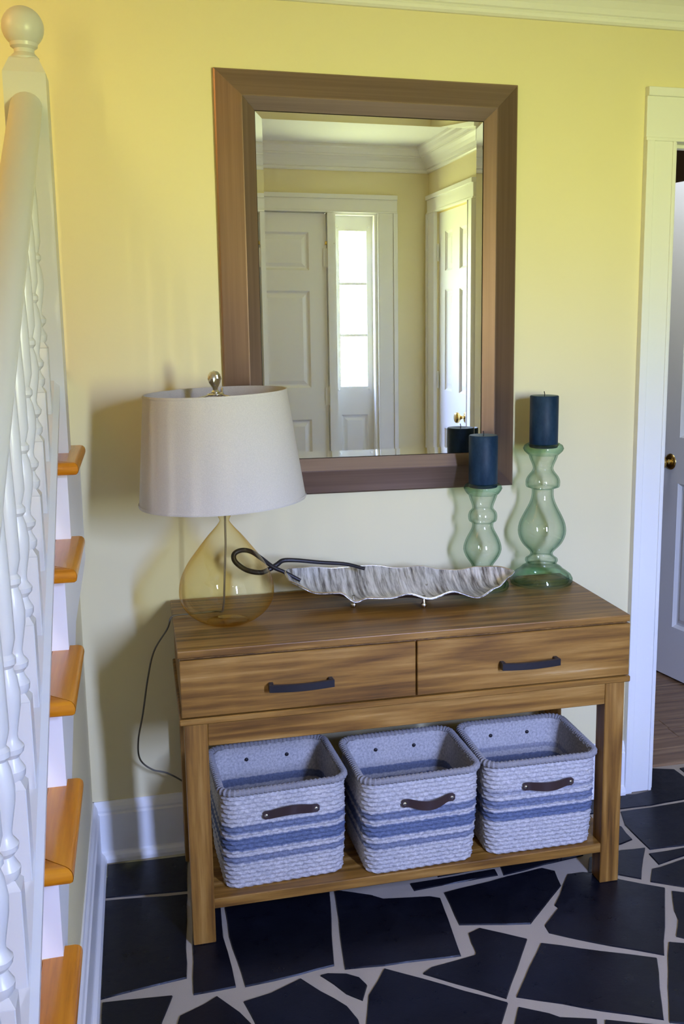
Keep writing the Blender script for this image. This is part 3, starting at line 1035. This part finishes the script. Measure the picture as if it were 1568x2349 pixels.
for k in range(14):
    y = -0.478 - 0.125 * k
    zb, zt = zrail(y) - 0.006, zhand(y) - 0.018
    hgt = zt - zb
    bh = 0.135
    bm = bmesh.new()
    q = 0.0195
    box(bm, -q, q, -q, q, -0.008, bh, 0.0015)
    v = [[bm.verts.new((a * r_, b * r_, z)) for a, b in ((-1, -1), (1, -1), (1, 1), (-1, 1))] for r_, z in ((q, bh), (0.012, bh + 0.012))]
    for i in range(4):
        bm.faces.new((v[0][i], v[0][(i + 1) % 4], v[1][(i + 1) % 4], v[1][i]))
    lo = bh + 0.006
    T = hgt - lo
    urn = [(0.012, 0.0), (0.0185, 0.010), (0.0195, 0.020), (0.013, 0.032), (0.0115, 0.038), (0.018, 0.046), (0.0195, 0.054), (0.0125, 0.064), (0.0115, 0.072),
           (0.0135, 0.085), (0.0185, 0.115), (0.0195, 0.135), (0.0165, 0.158), (0.012, 0.172), (0.0165, 0.178), (0.0165, 0.186), (0.012, 0.192)]
    top = [(0.0175, 0.215), (0.0165, 0.30), (0.0135, T - 0.085), (0.0115, T - 0.062), (0.0155, T - 0.055), (0.0155, T - 0.047), (0.0105, T - 0.040), (0.0155, T - 0.022), (0.0115, T - 0.008), (0.0115, T)]
    lathe(bm, [(r_, z + lo) for r_, z in urn + top], 14)
    rp_(link('baluster', bm, M_RAIL, None, 28, (RX, y, zb)))

# ------------------------------------------------------------------ ceiling globe over the stairs (warm bulb)
gl = thing('ceiling_globe_lamp', 'warm frosted globe lamp on the ceiling above the stairs', 'lamp', (-0.86, -0.55, CEIL))
bm = bmesh.new()
lathe(bm, [(0.0, 0.0), (0.075, 0.0), (0.075, -0.012), (0.05, -0.025), (0.045, -0.04), (0, -0.04)], 28)
link('canopy', bm, M_BRASS, gl, 40)
bm = bmesh.new()
lathe(bm, [(0.045, -0.03)] + [(0.11 * math.sin(a), -0.135 + 0.11 * math.cos(a)) for a in [math.radians(25 + 155 * i / 14) for i in range(14)]] + [(0.0, -0.245)], 28)
m_, n_, o_ = new_mat('frosted_warm_globe')
pbsdf(n_, o_, color=(0.9, 0.8, 0.6), emit=(1.0, 0.50, 0.14), estr=8.5)
link('globe', bm, m_, gl, 60)

# added daylight-white globe, brightens the room beyond the doorway
hl_ = thing('ceiling_globe_lamp', 'added white fill globe on the ceiling of the room beyond the doorway', 'lamp', (1.62, 0.75, CEIL))
bm = bmesh.new()
lathe(bm, [(0.0, 0.0), (0.075, 0.0), (0.075, -0.012), (0.05, -0.025), (0.045, -0.04), (0, -0.04)], 28)
link('canopy', bm, M_BRASS, hl_, 40)
bm = bmesh.new()
lathe(bm, [(0.045, -0.03)] + [(0.11 * math.sin(a), -0.135 + 0.11 * math.cos(a)) for a in [math.radians(25 + 155 * i / 14) for i in range(14)]] + [(0.0, -0.245)], 28)
m_, n_, o_ = new_mat('white_fill_globe')
pbsdf(n_, o_, color=(0.85, 0.87, 0.9), emit=(0.72, 0.79, 1.0), estr=26.0)
link('globe', bm, m_, hl_, 60)

# ------------------------------------------------------------------ console table
W, D0, D1, H = 1.15, -0.026, -0.493, 0.75
tb = thing('console_table', 'brown oak console table with two drawers and an open lower shelf', 'console table', (0, 0, 0))
boxo('top', M_TAB_X, (0, W, D1, D0, 0.732, H), tb, 0.002, 2)
bm = bmesh.new()
box(bm, 0.006, W - 0.004, D1 + 0.012, D0 - 0.002, 0.583, 0.7285)
link('drawer_case', bm, M_TAB_Y, tb)
boxo('ledge', M_TAB_X, (-0.001, W + 0.005, D1 - 0.003, D0 - 0.002, 0.568, 0.5835), tb, 0.002)
for x0, x1, hc in ((0.004, 0.572, 0.2855), (0.5765, 1.151, 0.8685)):
    d = boxo('drawer', M_TAB_X, (x0, x1, D1, D1 + 0.02, 0.5865, 0.7265), tb, 0.0015)
    bm = bmesh.new()
    zc, yo = 0.648, D1 - 0.022
    pts = [(hc - 0.076, D1, zc), (hc - 0.076, yo, zc), (hc, yo - 0.003, zc - 0.002), (hc + 0.076, yo, zc), (hc + 0.076, D1, zc)]
    for xa, xb in ((hc - 0.078, hc - 0.066), (hc + 0.066, hc + 0.078)):
        box(bm, xa, xb, yo + 0.002, D1, zc - 0.009, zc + 0.009, 0.002)
    n = 12
    rings = []
    for i in range(n + 1):
        x = hc - 0.078 + 0.156 * i / n
        s = math.sin(math.pi * i / n)
        yy, zz = yo - 0.004 * s, zc - 0.002 * s
        rings.append([bm.verts.new((x, yy + a, zz + b)) for a, b in ((-0.0045, -0.0085), (0.0045, -0.0085), (0.0045, 0.0085), (-0.0045, 0.0085))])
    for a, b in zip(rings[:-1], rings[1:]):
        for k in range(4):
            bm.faces.new((a[k], a[(k + 1) % 4], b[(k + 1) % 4], b[k]))
    bm.faces.new(rings[0])
    bm.faces.new(rings[-1])
    h = link('handle', bm, M_BLACK, None)
    h.parent = d
    h['label'] = 'dark iron bar pull'
LW = 0.054
for x0 in (0.009, W - 0.009 - LW):
    for y0 in (D1 + 0.001, D0 - LW - 0.002):
        boxo('leg', M_TAB_Z, (x0, x0 + LW, y0, y0 + LW, 0.0, 0.5685), tb, 0.002)
boxo('front_apron', M_TAB_X, (0.009 + LW, W - 0.009 - LW, D1 + 0.004, D1 + 0.024, 0.510, 0.568), tb, 0.0015)
boxo('back_apron', M_TAB_X, (0.009 + LW, W - 0.009 - LW, D0 - 0.026, D0 - 0.006, 0.510, 0.568), tb, 0.0015)
for x0 in (0.017, W - 0.037):
    boxo('side_apron', M_TAB_Y, (x0, x0 + 0.02, D1 + LW, D0 - LW, 0.510, 0.568), tb, 0.0015)
boxo('shelf', M_TAB_X, (0.020, W - 0.020, D1 + 0.004, D0 - 0.006, 0.088, 0.114), tb, 0.002)

# ------------------------------------------------------------------ wall mirror with bevelled glass
mi = thing('wall_mirror', 'tall wall mirror in a wide brushed bronze frame', 'mirror', (0.582, 0, 1.024))
MX0, MX1, MZ0, MZ1 = 0.166 - 0.582, 0.998 - 0.582, 0.0, 2.146 - 1.024
PROF = [(0.0, -0.001), (0.0, -0.012), (0.004, -0.015), (0.0665, -0.0385), (0.0695, -0.039), (0.102, -0.0235), (0.102, -0.012), (0.06, -0.001)]
def corner(ins, i):
    return ((MX0 + ins, MZ0 + ins), (MX1 - ins, MZ0 + ins), (MX1 - ins, MZ1 - ins), (MX0 + ins, MZ1 - ins))[i]
for i, m in ((0, M_FRAME_X), (1, M_FRAME_Z), (2, M_FRAME_X), (3, M_FRAME_Z)):
    bm = bmesh.new()
    A, B = [], []
    for ins, yy in PROF:
        a, b = corner(ins, i), corner(ins, (i + 1) % 4)
        dx, dz = (b[0] - a[0]), (b[1] - a[1])
        ln = math.hypot(dx, dz)
        e = 0.0002
        A.append(bm.verts.new((a[0] + dx / ln * e, yy, a[1] + dz / ln * e)))
        B.append(bm.verts.new((b[0] - dx / ln * e, yy, b[1] - dz / ln * e)))
    bm.faces.new(A)
    bm.faces.new(B)
    for k in range(len(PROF)):
        j = (k + 1) % len(PROF)
        bm.faces.new((A[k], A[j], B[j], B[k]))
    link('frame_rail', bm, m, mi)
GI, GB, YG = 0.1035, 0.1215, -0.0185
bm = bmesh.new()
bm.faces.new([bm.verts.new((corner(GB, i)[0], YG, corner(GB, i)[1])) for i in range(4)])
bmesh.ops.reverse_faces(bm, faces=bm.faces[:])
link('mirror_glass', bm, M_MIRROR, mi)
TILT = 0.018 * math.tan(math.radians(3.4))
for i in range(4):
    bm = bmesh.new()
    a, b, c_, d = corner(GI, i), corner(GI, (i + 1) % 4), corner(GB, (i + 1) % 4), corner(GB, i)
    bm.faces.new([bm.verts.new((a[0], YG - TILT, a[1])), bm.verts.new((b[0], YG - TILT, b[1])), bm.verts.new((c_[0], YG, c_[1])), bm.verts.new((d[0], YG, d[1]))])
    link('glass_bevel', bm, M_MIRROR, mi)
boxo('backing', M_DARKGAP, (MX0 + 0.07, MX1 - 0.07, -0.010, -0.001, MZ0 + 0.07, MZ1 - 0.07), mi)

# ------------------------------------------------------------------ glass table lamp
lm = thing('table_lamp', 'table lamp with amber glass bottle base and white linen drum shade', 'lamp', (0.135, -0.275, H))
bm = bmesh.new()
gp = smooth_prof([(0.0, 0.004), (0.050, 0.003), (0.062, 0.006), (0.078, 0.014), (0.099, 0.031), (0.1145, 0.056), (0.1185, 0.086), (0.112, 0.120), (0.0955, 0.154), (0.071, 0.188), (0.045, 0.2215), (0.025, 0.244), (0.0135, 0.259), (0.0125, 0.266), (0.019, 0.280), (0.021, 0.288)], 5)
lathe(bm, gp, 56)
link('glass_base', bm, M_AMBER, lm, 60)
bm = bmesh.new()
lathe(bm, [(0.0, 0.0), (0.050, 0.0), (0.053, 0.002), (0.050, 0.0035), (0.0, 0.0035)], 40)
link('base_disc', bm, M_AMBER, lm, 40)
bm = bmesh.new()
lathe(bm, [(0.0, 0.284), (0.024, 0.284), (0.024, 0.296), (0.016, 0.300), (0.013, 0.312), (0.017, 0.316), (0.017, 0.365), (0.012, 0.372), (0, 0.372)], 24)
link('socket', bm, M_NICKEL, lm, 40)
bm = bmesh.new()
tube(bm, [(0.002, 0, 0.285), (0.001, 0, 0.20), (-0.004, 0.004, 0.12), (-0.007, 0.012, 0.05), (-0.010, 0.035, 0.018)], 0.0026, 8)
link('inner_cord', bm, M_ROD, lm, 60)
bm = bmesh.new()
lathe(bm, [(0.0, 0.375), (0.012, 0.375), (0.013, 0.395), (0.030, 0.43), (0.030, 0.455), (0.018, 0.478), (0.0, 0.485)], 20)
link('bulb', bm, paint('frosted_bulb', (0.85, 0.85, 0.82), 0.3), lm, 60)
bm = bmesh.new()
for s in (-1, 1):
    tube(bm, spline([(s * 0.016, 0, 0.300), (s * 0.05, 0, 0.36), (s * 0.055, 0, 0.46), (s * 0.03, 0, 0.545), (0, 0, 0.575)], 6), 0.002, 8)
link('harp', bm, M_NICKEL, lm, 60)
tilt = math.radians(-2.2)                       # the shade sits slightly crooked
sh = bpy.data.objects.new('x', None)
bpy.data.objects.remove(sh)
bm = bmesh.new()
rb, rt_, zb, zt = 0.2045, 0.1735, 0.3130, 0.5850
lathe(bm, [(rb, zb), (rt_, zt), (rt_ - 0.0022, zt), (rb - 0.0022, zb), (rb, zb)], 72)
for rr, zz in ((rb, zb + 0.004), (rt_, zt - 0.004)):
    lathe(bm, [(rr + 0.0006, zz - 0.004), (rr + 0.0018, zz), (rr + 0.0006, zz + 0.004)], 72)
shade = link('lamp_shade', bm, M_LINEN, lm, 50)
PIV = Vector((0, 0, 0.31))
shade.rotation_euler = (0, tilt, 0)
shade.location = PIV - (Matrix.Rotation(tilt, 3, 'Y') @ PIV)
bm = bmesh.new()
for i in range(3):
    a = math.radians(200 + 120 * i)
    tube(bm, [(0.012 * math.cos(a), 0.012 * math.sin(a), 0.578), (0.10 * math.cos(a), 0.10 * math.sin(a), 0.562), (0.160 * math.cos(a), 0.160 * math.sin(a), 0.562), (0.1715 * math.cos(a), 0.1715 * math.sin(a), 0.582)], 0.0022, 8)
tube(bm, [(0.018 * math.cos(2 * math.pi * i / 20), 0.018 * math.sin(2 * math.pi * i / 20), 0.578) for i in range(20)], 0.003, 8, True)
o = link('spider', bm, M_NICKEL, None, 60)
o.parent = shade
bm = bmesh.new()
pr = [(0.0, 0.578), (0.011, 0.579), (0.011, 0.584), (0.006, 0.589), (0.0065, 0.594), (0.010, 0.600), (0.014, 0.608), (0.0155, 0.617), (0.014, 0.626), (0.009, 0.633), (0.0, 0.636)]
rings = lathe(bm, pr, 24)
for ri, rg in enumerate(rings):                 # twisted facets on the ball
    if len(rg) > 1 and ri >= 6:
        for i, v in enumerate(rg):
            k = 1 + 0.09 * math.sin(6 * (2 * math.pi * i / 24) + ri * 1.1)
            v.co.x *= k
            v.co.y *= k
o = link('finial', bm, M_NICKEL, None, 25)
o.parent = shade
bm = bmesh.new()
cord = [(-0.010, 0.060, 0.010), (-0.030, 0.085, 0.005), (-0.085, 0.075, 0.006), (-0.125, 0.068, 0.007), (-0.140, 0.066, 0.001), (-0.150, 0.075, -0.03), (-0.185, 0.150, -0.11), (-0.205, 0.190, -0.20), (-0.222, 0.200, -0.30), (-0.238, 0.210, -0.38), (-0.236, 0.220, -0.44), (-0.205, 0.225, -0.476), (-0.165, 0.226, -0.492), (-0.120, 0.226, -0.525), (-0.09, 0.228, -0.560), (-0.02, 0.235, -0.60)]
tube(bm, spline(cord, 8), 0.0024, 8)
link('power_cord', bm, M_CORD, lm, 60)

# ------------------------------------------------------------------ glass candle holders and candles
TALL = [(0.0885, 0.000), (0.0915, 0.006), (0.0915, 0.014), (0.086, 0.024), (0.078, 0.030), (0.073, 0.034), (0.064, 0.040), (0.056, 0.048), (0.047, 0.053), (0.044, 0.059), (0.0475, 0.065), (0.046, 0.072), (0.037, 0.078), (0.0325, 0.085),
        (0.0345, 0.093), (0.046, 0.105), (0.0575, 0.118), (0.066, 0.135), (0.0698, 0.154), (0.0665, 0.176), (0.058, 0.196), (0.0475, 0.216), (0.0385, 0.234), (0.0325, 0.252), (0.0312, 0.268), (0.033, 0.278), (0.0475, 0.283), (0.0492, 0.293), (0.0489, 0.302), (0.044, 0.313), (0.035, 0.324), (0.029, 0.335), (0.0315, 0.347), (0.038, 0.362), (0.0425, 0.375)]
SMALL = [(0.075, 0.000), (0.077, 0.006), (0.076, 0.013), (0.070, 0.022), (0.060, 0.031), (0.047, 0.040), (0.041, 0.046), (0.036, 0.052), (0.0305, 0.058),
         (0.0300, 0.066), (0.038, 0.078), (0.0485, 0.094), (0.0547, 0.113), (0.0515, 0.131), (0.045, 0.147), (0.038, 0.160), (0.0318, 0.172), (0.0297, 0.182), (0.0315, 0.190), (0.0388, 0.195), (0.041, 0.204), (0.0408, 0.213), (0.0375, 0.222), (0.0295, 0.231), (0.0315, 0.243), (0.0365, 0.256), (0.041, 0.270)]
def candle_holder(prof, loc, rim, label, foot_n):
    root = thing('candle_holder', label, 'candle holder', loc, 'green glass candle holders on the console table')
    foot, stem = prof[:foot_n], prof[foot_n - 1:]
    bm = bmesh.new()
    lathe(bm, foot, 48)
    lathe(bm, [(r_ * 0.90, z_ * 0.9 + 0.004) for r_, z_ in foot], 48)
    link('foot', bm, M_GREEN_D, root, 50)
    bm = bmesh.new()
    lathe(bm, smooth_prof(stem, 2), 48)
    lathe(bm, [(max(0.004, r_ - 0.0045), z_) for r_, z_ in smooth_prof(stem, 2)], 48)
    link('stem', bm, M_GREEN, root, 60)
    r0, z0 = prof[-1]
    bm = bmesh.new()
    lathe(bm, [(r0, z0), (r0 + 0.005, z0 + 0.004), (rim - 0.003, z0 + 0.012), (rim, z0 + 0.019), (rim - 0.004, z0 + 0.028), (rim - 0.013, z0 + 0.033), (rim - 0.016, z0 + 0.027), (r0 - 0.003, z0 + 0.023), (r0 - 0.006, z0 + 0.021), (0.0, z0 + 0.021)], 48)
    link('drip_rim', bm, M_GREEN_D, root, 50)
    return z0 + 0.022
def candle(loc, h, r, label):
    root = thing('pillar_candle', label, 'candle', loc, 'navy pillar candles')
    bm = bmesh.new()
    lathe(bm, [(0, 0), (r - 0.001, 0), (r, 0.002), (r, h - 0.003), (r - 0.002, h - 0.0005)], 48)
    link('wax_body', bm, M_WAX, root, 40)
    bm = bmesh.new()
    lathe(bm, [(r - 0.002, h - 0.0005), (r - 0.006, h - 0.001), (0.012, h - 0.003), (0, h - 0.004)], 48)
    link('wax_top', bm, M_WAXTOP, root, 40)
    bm = bmesh.new()
    tube(bm, [(0, 0, h - 0.006), (0.0005, 0, h + 0.004), (-0.001, 0.0005, h + 0.011)], 0.0012, 6)
    link('wick', bm, M_DARKGAP, root)
c1 = (1.053, -0.114)
c2 = (0.868, -0.125)
z1 = candle_holder(TALL, (*c1, H), 0.0585, 'tall pale green glass candle holder nearest the doorway', 4)
z2 = candle_holder(SMALL, (*c2, H), 0.0545, 'shorter pale green glass candle holder behind the leaf bowl', 4)
candle((*c1, H + z1), 0.148, 0.0408, 'navy pillar candle on the taller glass holder')
candle((*c2, H + z2), 0.147, 0.0408, 'navy pillar candle in front of the mirror, on the shorter holder')

# ------------------------------------------------------------------ leaf-shaped metal bowl
bw = thing('leaf_bowl', 'long wavy-edged silver leaf bowl with a looped dark stem', 'bowl', (0.61, -0.205, H))
BO = Vector((0.61, -0.205, H))
ax_o, ax_d, ax_n, ax_l = Vector((0.30, -0.15)), Vector((0.986, -0.168)), Vector((-0.168, -0.986)), 0.624
def interp(tab, s):
    for (a, va), (b, vb) in zip(tab[:-1], tab[1:]):
        if s <= b:
            t = (s - a) / (b - a)
            t = t * t * (3 - 2 * t)
            return va + (vb - va) * t
    return tab[-1][1]
FR = [(0.0, 0.842), (0.02, 0.820), (0.14, 0.797), (0.235, 0.801), (0.30, 0.777), (0.345, 0.788), (0.44, 0.787), (0.52, 0.797), (0.615, 0.781), (0.71, 0.796), (0.83, 0.773), (0.915, 0.795), (0.975, 0.819), (1.0, 0.826)]
BK = [(0.0, 0.842), (0.10, 0.836), (0.22, 0.826), (0.38, 0.828), (0.50, 0.818), (0.60, 0.823), (0.69, 0.814), (0.76, 0.813), (0.86, 0.826), (0.945, 0.830), (1.0, 0.826)]
CN = [(0.0, 0.840), (0.06, 0.806), (0.16, 0.783), (0.30, 0.770), (0.55, 0.767), (0.80, 0.771), (0.93, 0.789), (1.0, 0.825)]
def hw(s):
    return 0.10 * max(0.0, math.sin(math.pi * min(1, max(0, s)) ** 0.9)) ** 0.55
bm = bmesh.new()
NS, NTT = 90, 24
grid = []
for i in range(NS + 1):
    s = i / NS
    s = 0.5 - 0.5 * math.cos(math.pi * s) if True else s
    row = []
    for j in range(NTT + 1):
        t = -1 + 2 * j / NTT
        q = ax_o + ax_d * (s * ax_l) + ax_n * (t * max(0.002, hw(s)))
        zr = interp(FR, s) if t > 0 else interp(BK, s)
        zc = interp(CN, s)
        row.append(bm.verts.new(Vector((q.x, q.y, zc + (zr - zc) * abs(t) ** 1.9)) - BO))
    grid.append(row)
for i in range(NS):
    for j in range(NTT):
        bm.faces.new((grid[i][j], grid[i + 1][j], grid[i + 1][j + 1], grid[i][j + 1]))
bmesh.ops.recalc_face_normals(bm, faces=bm.faces[:])
if sum(f.normal.z for f in bm.faces) < 0:
    bmesh.ops.reverse_faces(bm, faces=bm.faces[:])
dn = {v: v.normal.copy() for v in bm.verts}
top_faces = bm.faces[:]
dup = {v: bm.verts.new(v.co - v.normal * 0.0035) for v in list(bm.verts)}
for f in top_faces:
    nf = bm.faces.new([dup[v] for v in reversed(f.verts)])
    nf.material_index = 1
border = [e for e in bm.edges if len(e.link_faces) == 1 and e.verts[0] in dn]
for e in border:
    a, b = e.verts
    try:
        bm.faces.new((a, b, dup[b], dup[a]))
    except ValueError:
        pass
link('dish', bm, [M_BOWL, M_BOWL_UNDER], bw, 60)
M_EDGE = metal('polished_rim', (0.80, 0.76, 0.70), 0.25)
bm = bmesh.new()
edge = []
for i in range(0, 81):
    s = 0.5 - 0.5 * math.cos(math.pi * i / 80)
    q = ax_o + ax_d * (s * ax_l) + ax_n * max(0.002, hw(s))
    edge.append(Vector((q.x, q.y, interp(FR, s))) - BO)
for i in range(79, -1, -1):
    s = 0.5 - 0.5 * math.cos(math.pi * i / 80)
    q = ax_o + ax_d * (s * ax_l) - ax_n * max(0.002, hw(s))
    edge.append(Vector((q.x, q.y, interp(BK, s))) - BO)
tube(bm, edge, 0.0017, 8)
link('rim', bm, M_EDGE, bw, 60)
bm = bmesh.new()
stem = [(0.520, -0.150, 0.833), (0.47, -0.135, 0.846), (0.40, -0.125, 0.853), (0.335, -0.12, 0.862), (0.300, -0.122, 0.864), (0.282, -0.13, 0.856), (0.262, -0.135, 0.846), (0.236, -0.135, 0.838), (0.200, -0.128, 0.846), (0.172, -0.120, 0.868), (0.170, -0.114, 0.888), (0.190, -0.112, 0.897), (0.215, -0.118, 0.893), (0.240, -0.130, 0.876), (0.270, -0.145, 0.853), (0.300, -0.152, 0.838), (0.34, -0.160, 0.815)]
pts = [Vector(p) - BO for p in spline(stem, 8)]
tube(bm, pts, lambda t: 0.0048 + 0.0022 * math.sin(math.pi * min(1, t * 1.0)), 12)
o = link('stem', bm, M_BLACK, bw, 60)
o['label'] = 'looped dark iron stem'
for fx, fy in ((0.470, -0.236), (0.650, -0.288), (0.500, -0.12), (0.690, -0.17)):
    bm = bmesh.new()
    lathe(bm, [(0.0, 0.0), (0.005, 0.001), (0.008, 0.005), (0.0088, 0.009), (0.007, 0.014), (0.004, 0.018), (0.004, 0.034)], 16)
    link('ball_foot', bm, M_NICKEL, bw, 50, (fx - BO.x, fy - BO.y, 0.0))

# ------------------------------------------------------------------ woven baskets
def rrect(hx_, hy_, r, n):
    """n points around a rounded rectangle, evenly spaced, counter-clockwise from the front middle."""
    per = []
    for (cx, cy, a0) in ((hx_ - r, -hy_ + r, -90), (hx_ - r, hy_ - r, 0), (-hx_ + r, hy_ - r, 90), (-hx_ + r, -hy_ + r, 180)):
        for k in range(9):
            a = math.radians(a0 + 90 * k / 8)
            per.append((cx + r * math.cos(a), cy + r * math.sin(a)))
    per.append(per[0])
    L_ = [0.0]
    for a, b in zip(per[:-1], per[1:]):
        L_.append(L_[-1] + math.hypot(b[0] - a[0], b[1] - a[1]))
    out = []
    j = 0
    for i in range(n):
        d = L_[-1] * i / n
        while L_[j + 1] < d:
            j += 1
        t = (d - L_[j]) / max(1e-9, L_[j + 1] - L_[j])
        out.append((per[j][0] + (per[j + 1][0] - per[j][0]) * t, per[j][1] + (per[j + 1][1] - per[j][1]) * t))
    return out

def basket(cx, cy, rot, wb, wt, db, dt, h, mat, label, sag):
    root = thing('woven_basket', label, 'basket', (cx, cy, 0.1145), 'woven baskets on the lower shelf')
    root.rotation_euler = (0, 0, math.radians(rot))
    NP, ROWS = 220, 22
    SUB = 4
    bm = bmesh.new()
    def ring(z, off, phase, amp):
        f = z / h
        hx_, hy_ = (wb + (wt - wb) * f) / 2 + off, (db + (dt - db) * f) / 2 + off
        P = rrect(hx_, hy_, 0.035 + 0.004 * f, NP)
        vs = []
        for i, (x, y) in enumerate(P):
            a = P[i - 1]
            b = P[(i + 1) % NP]
            nx, ny = (b[1] - a[1]), -(b[0] - a[0])
            ln = math.hypot(nx, ny)
            k = amp * math.sin(2 * math.pi * (i / 5.0 + phase))
            bulge = 0.004 * math.sin(math.pi * f)
            vs.append(bm.verts.new((x + nx / ln * (k + bulge), y + ny / ln * (k + bulge), z + 0.0012 * math.sin(2 * math.pi * (i / 5.0 + phase + 0.25)))))
        return vs
    rings = []
    for r_ in range(ROWS):
        for s in range(SUB):
            z = h * (r_ + s / SUB) / ROWS
            b_ = abs(math.sin(math.pi * s / SUB))
            ph = (0.5 if r_ % 2 else 0.0) + (s / SUB) * (0.55 if r_ % 2 else 0.55)
            rings.append(ring(z, -0.0016 + 0.0034 * b_, ph, 0.0014 * (0.3 + b_)))
    rings.append(ring(h, 0.0, 0, 0.0))
    inner = []
    for r_ in range(0, 12):
        inner.append(ring(h - (h - 0.008) * r_ / 11, -0.009, 0.5 * (r_ % 2), 0.0012))
    rings_all = rings + inner
    for a, b in zip(rings_all[:-1], rings_all[1:]):
        for i in range(NP):
            j = (i + 1) % NP
            bm.faces.new((a[i], a[j], b[j], b[i]))
    bm.faces.new(rings[0])
    bm.faces.new(inner[-1])
    link('woven_body', bm, mat, root, 70)
    bm = bmesh.new()                                   # wrapped rope rim
    P = rrect(wt / 2 + 0.001, dt / 2 + 0.001, 0.039, 300)
    rg = []
    for i, (x, y) in enumerate(P):
        a, b = P[i - 1], P[(i + 1) % 300]
        t = Vector((b[0] - a[0], b[1] - a[1], 0)).normalized()
        nn = Vector((t.y, -t.x, 0))
        rr = 0.0090 + 0.0016 * math.sin(2 * math.pi * i / 3.0)
        rg.append([bm.verts.new(Vector((x, y, h)) + (nn * math.cos(q) + Vector((0, 0, 1)) * math.sin(q)) * rr) for q in [2 * math.pi * (k + 0.15 * (i % 5)) / 10 for k in range(10)]])
    for i in range(300):
        a, b = rg[i], rg[(i + 1) % 300]
        for k in range(10):
            j = (k + 1) % 10
            bm.faces.new((a[k], a[j], b[j], b[k]))
    link('rope_rim', bm, M_RIMROPE, root, 25)
    # leather strap handle on the front, riveted at both ends
    zf = h * 0.745
    yf = -(db + (dt - db) * 0.745) / 2 - 0.0055
    xo = 0.012
    bm = bmesh.new()
    N = 24
    rg = []
    for i in range(N + 1):
        u = i / N
        x = xo + 0.071 * (2 * u - 1)
        s = math.sin(math.pi * min(1, max(0, (u - 0.14) / 0.72))) if 0.14 < u < 0.86 else 0.0
        y = yf - 0.003 - 0.016 * s
        z = zf + sag * s * 0.012
        hh = 0.0105 if 0.1 < u < 0.9 else (0.0105 if 0.03 < u < 0.97 else 0.006)
        hh += 0.0015 * s
        rg.append([bm.verts.new((x, y + a, z + b)) for a, b in ((-0.0016, -hh), (0.0016, -hh), (0.0016, hh), (-0.0016, hh))])
    for a, b in zip(rg[:-1], rg[1:]):
        for k in range(4):
            bm.faces.new((a[k], a[(k + 1) % 4], b[(k + 1) % 4], b[k]))
    bm.faces.new(rg[0])
    bm.faces.new(rg[-1])
    hd = link('leather_handle', bm, M_LEATHER, root, 45)
    def rivet(x, y, z, out, parent, mat_):
        bm = bmesh.new()
        lathe(bm, [(0.0052, 0), (0.0048, 0.0018), (0.003, 0.003), (0, 0.0034)], 14)
        o = link('rivet', bm, mat_, parent, 60, (x, y, z))
        o.rotation_euler = (math.radians(90 * out), 0, 0)
    for sx_ in (-1, 1):
        rivet(xo + sx_ * 0.0625, yf - 0.0046, zf, 1, hd, M_NICKEL)
        rivet(sx_ * 0.055, (db + (dt - db) * 0.88) / 2 - 0.0095, h * 0.86, 1, root, M_BLACK)
basket(0.2395, -0.321, 3.0, 0.300, 0.310, 0.262, 0.280, 0.258, M_GRASS_A, 'striped woven basket beside the table leg nearest the stairs', 1.0)
basket(0.588, -0.349, 1.5, 0.285, 0.308, 0.262, 0.280, 0.256, M_GRASS_A, 'striped woven basket in the middle of the three', -0.6)
basket(0.922, -0.342, -0.6, 0.290, 0.308, 0.262, 0.280, 0.256, M_GRASS_B, 'woven basket with one broad blue band, nearest the doorway', 0.0)
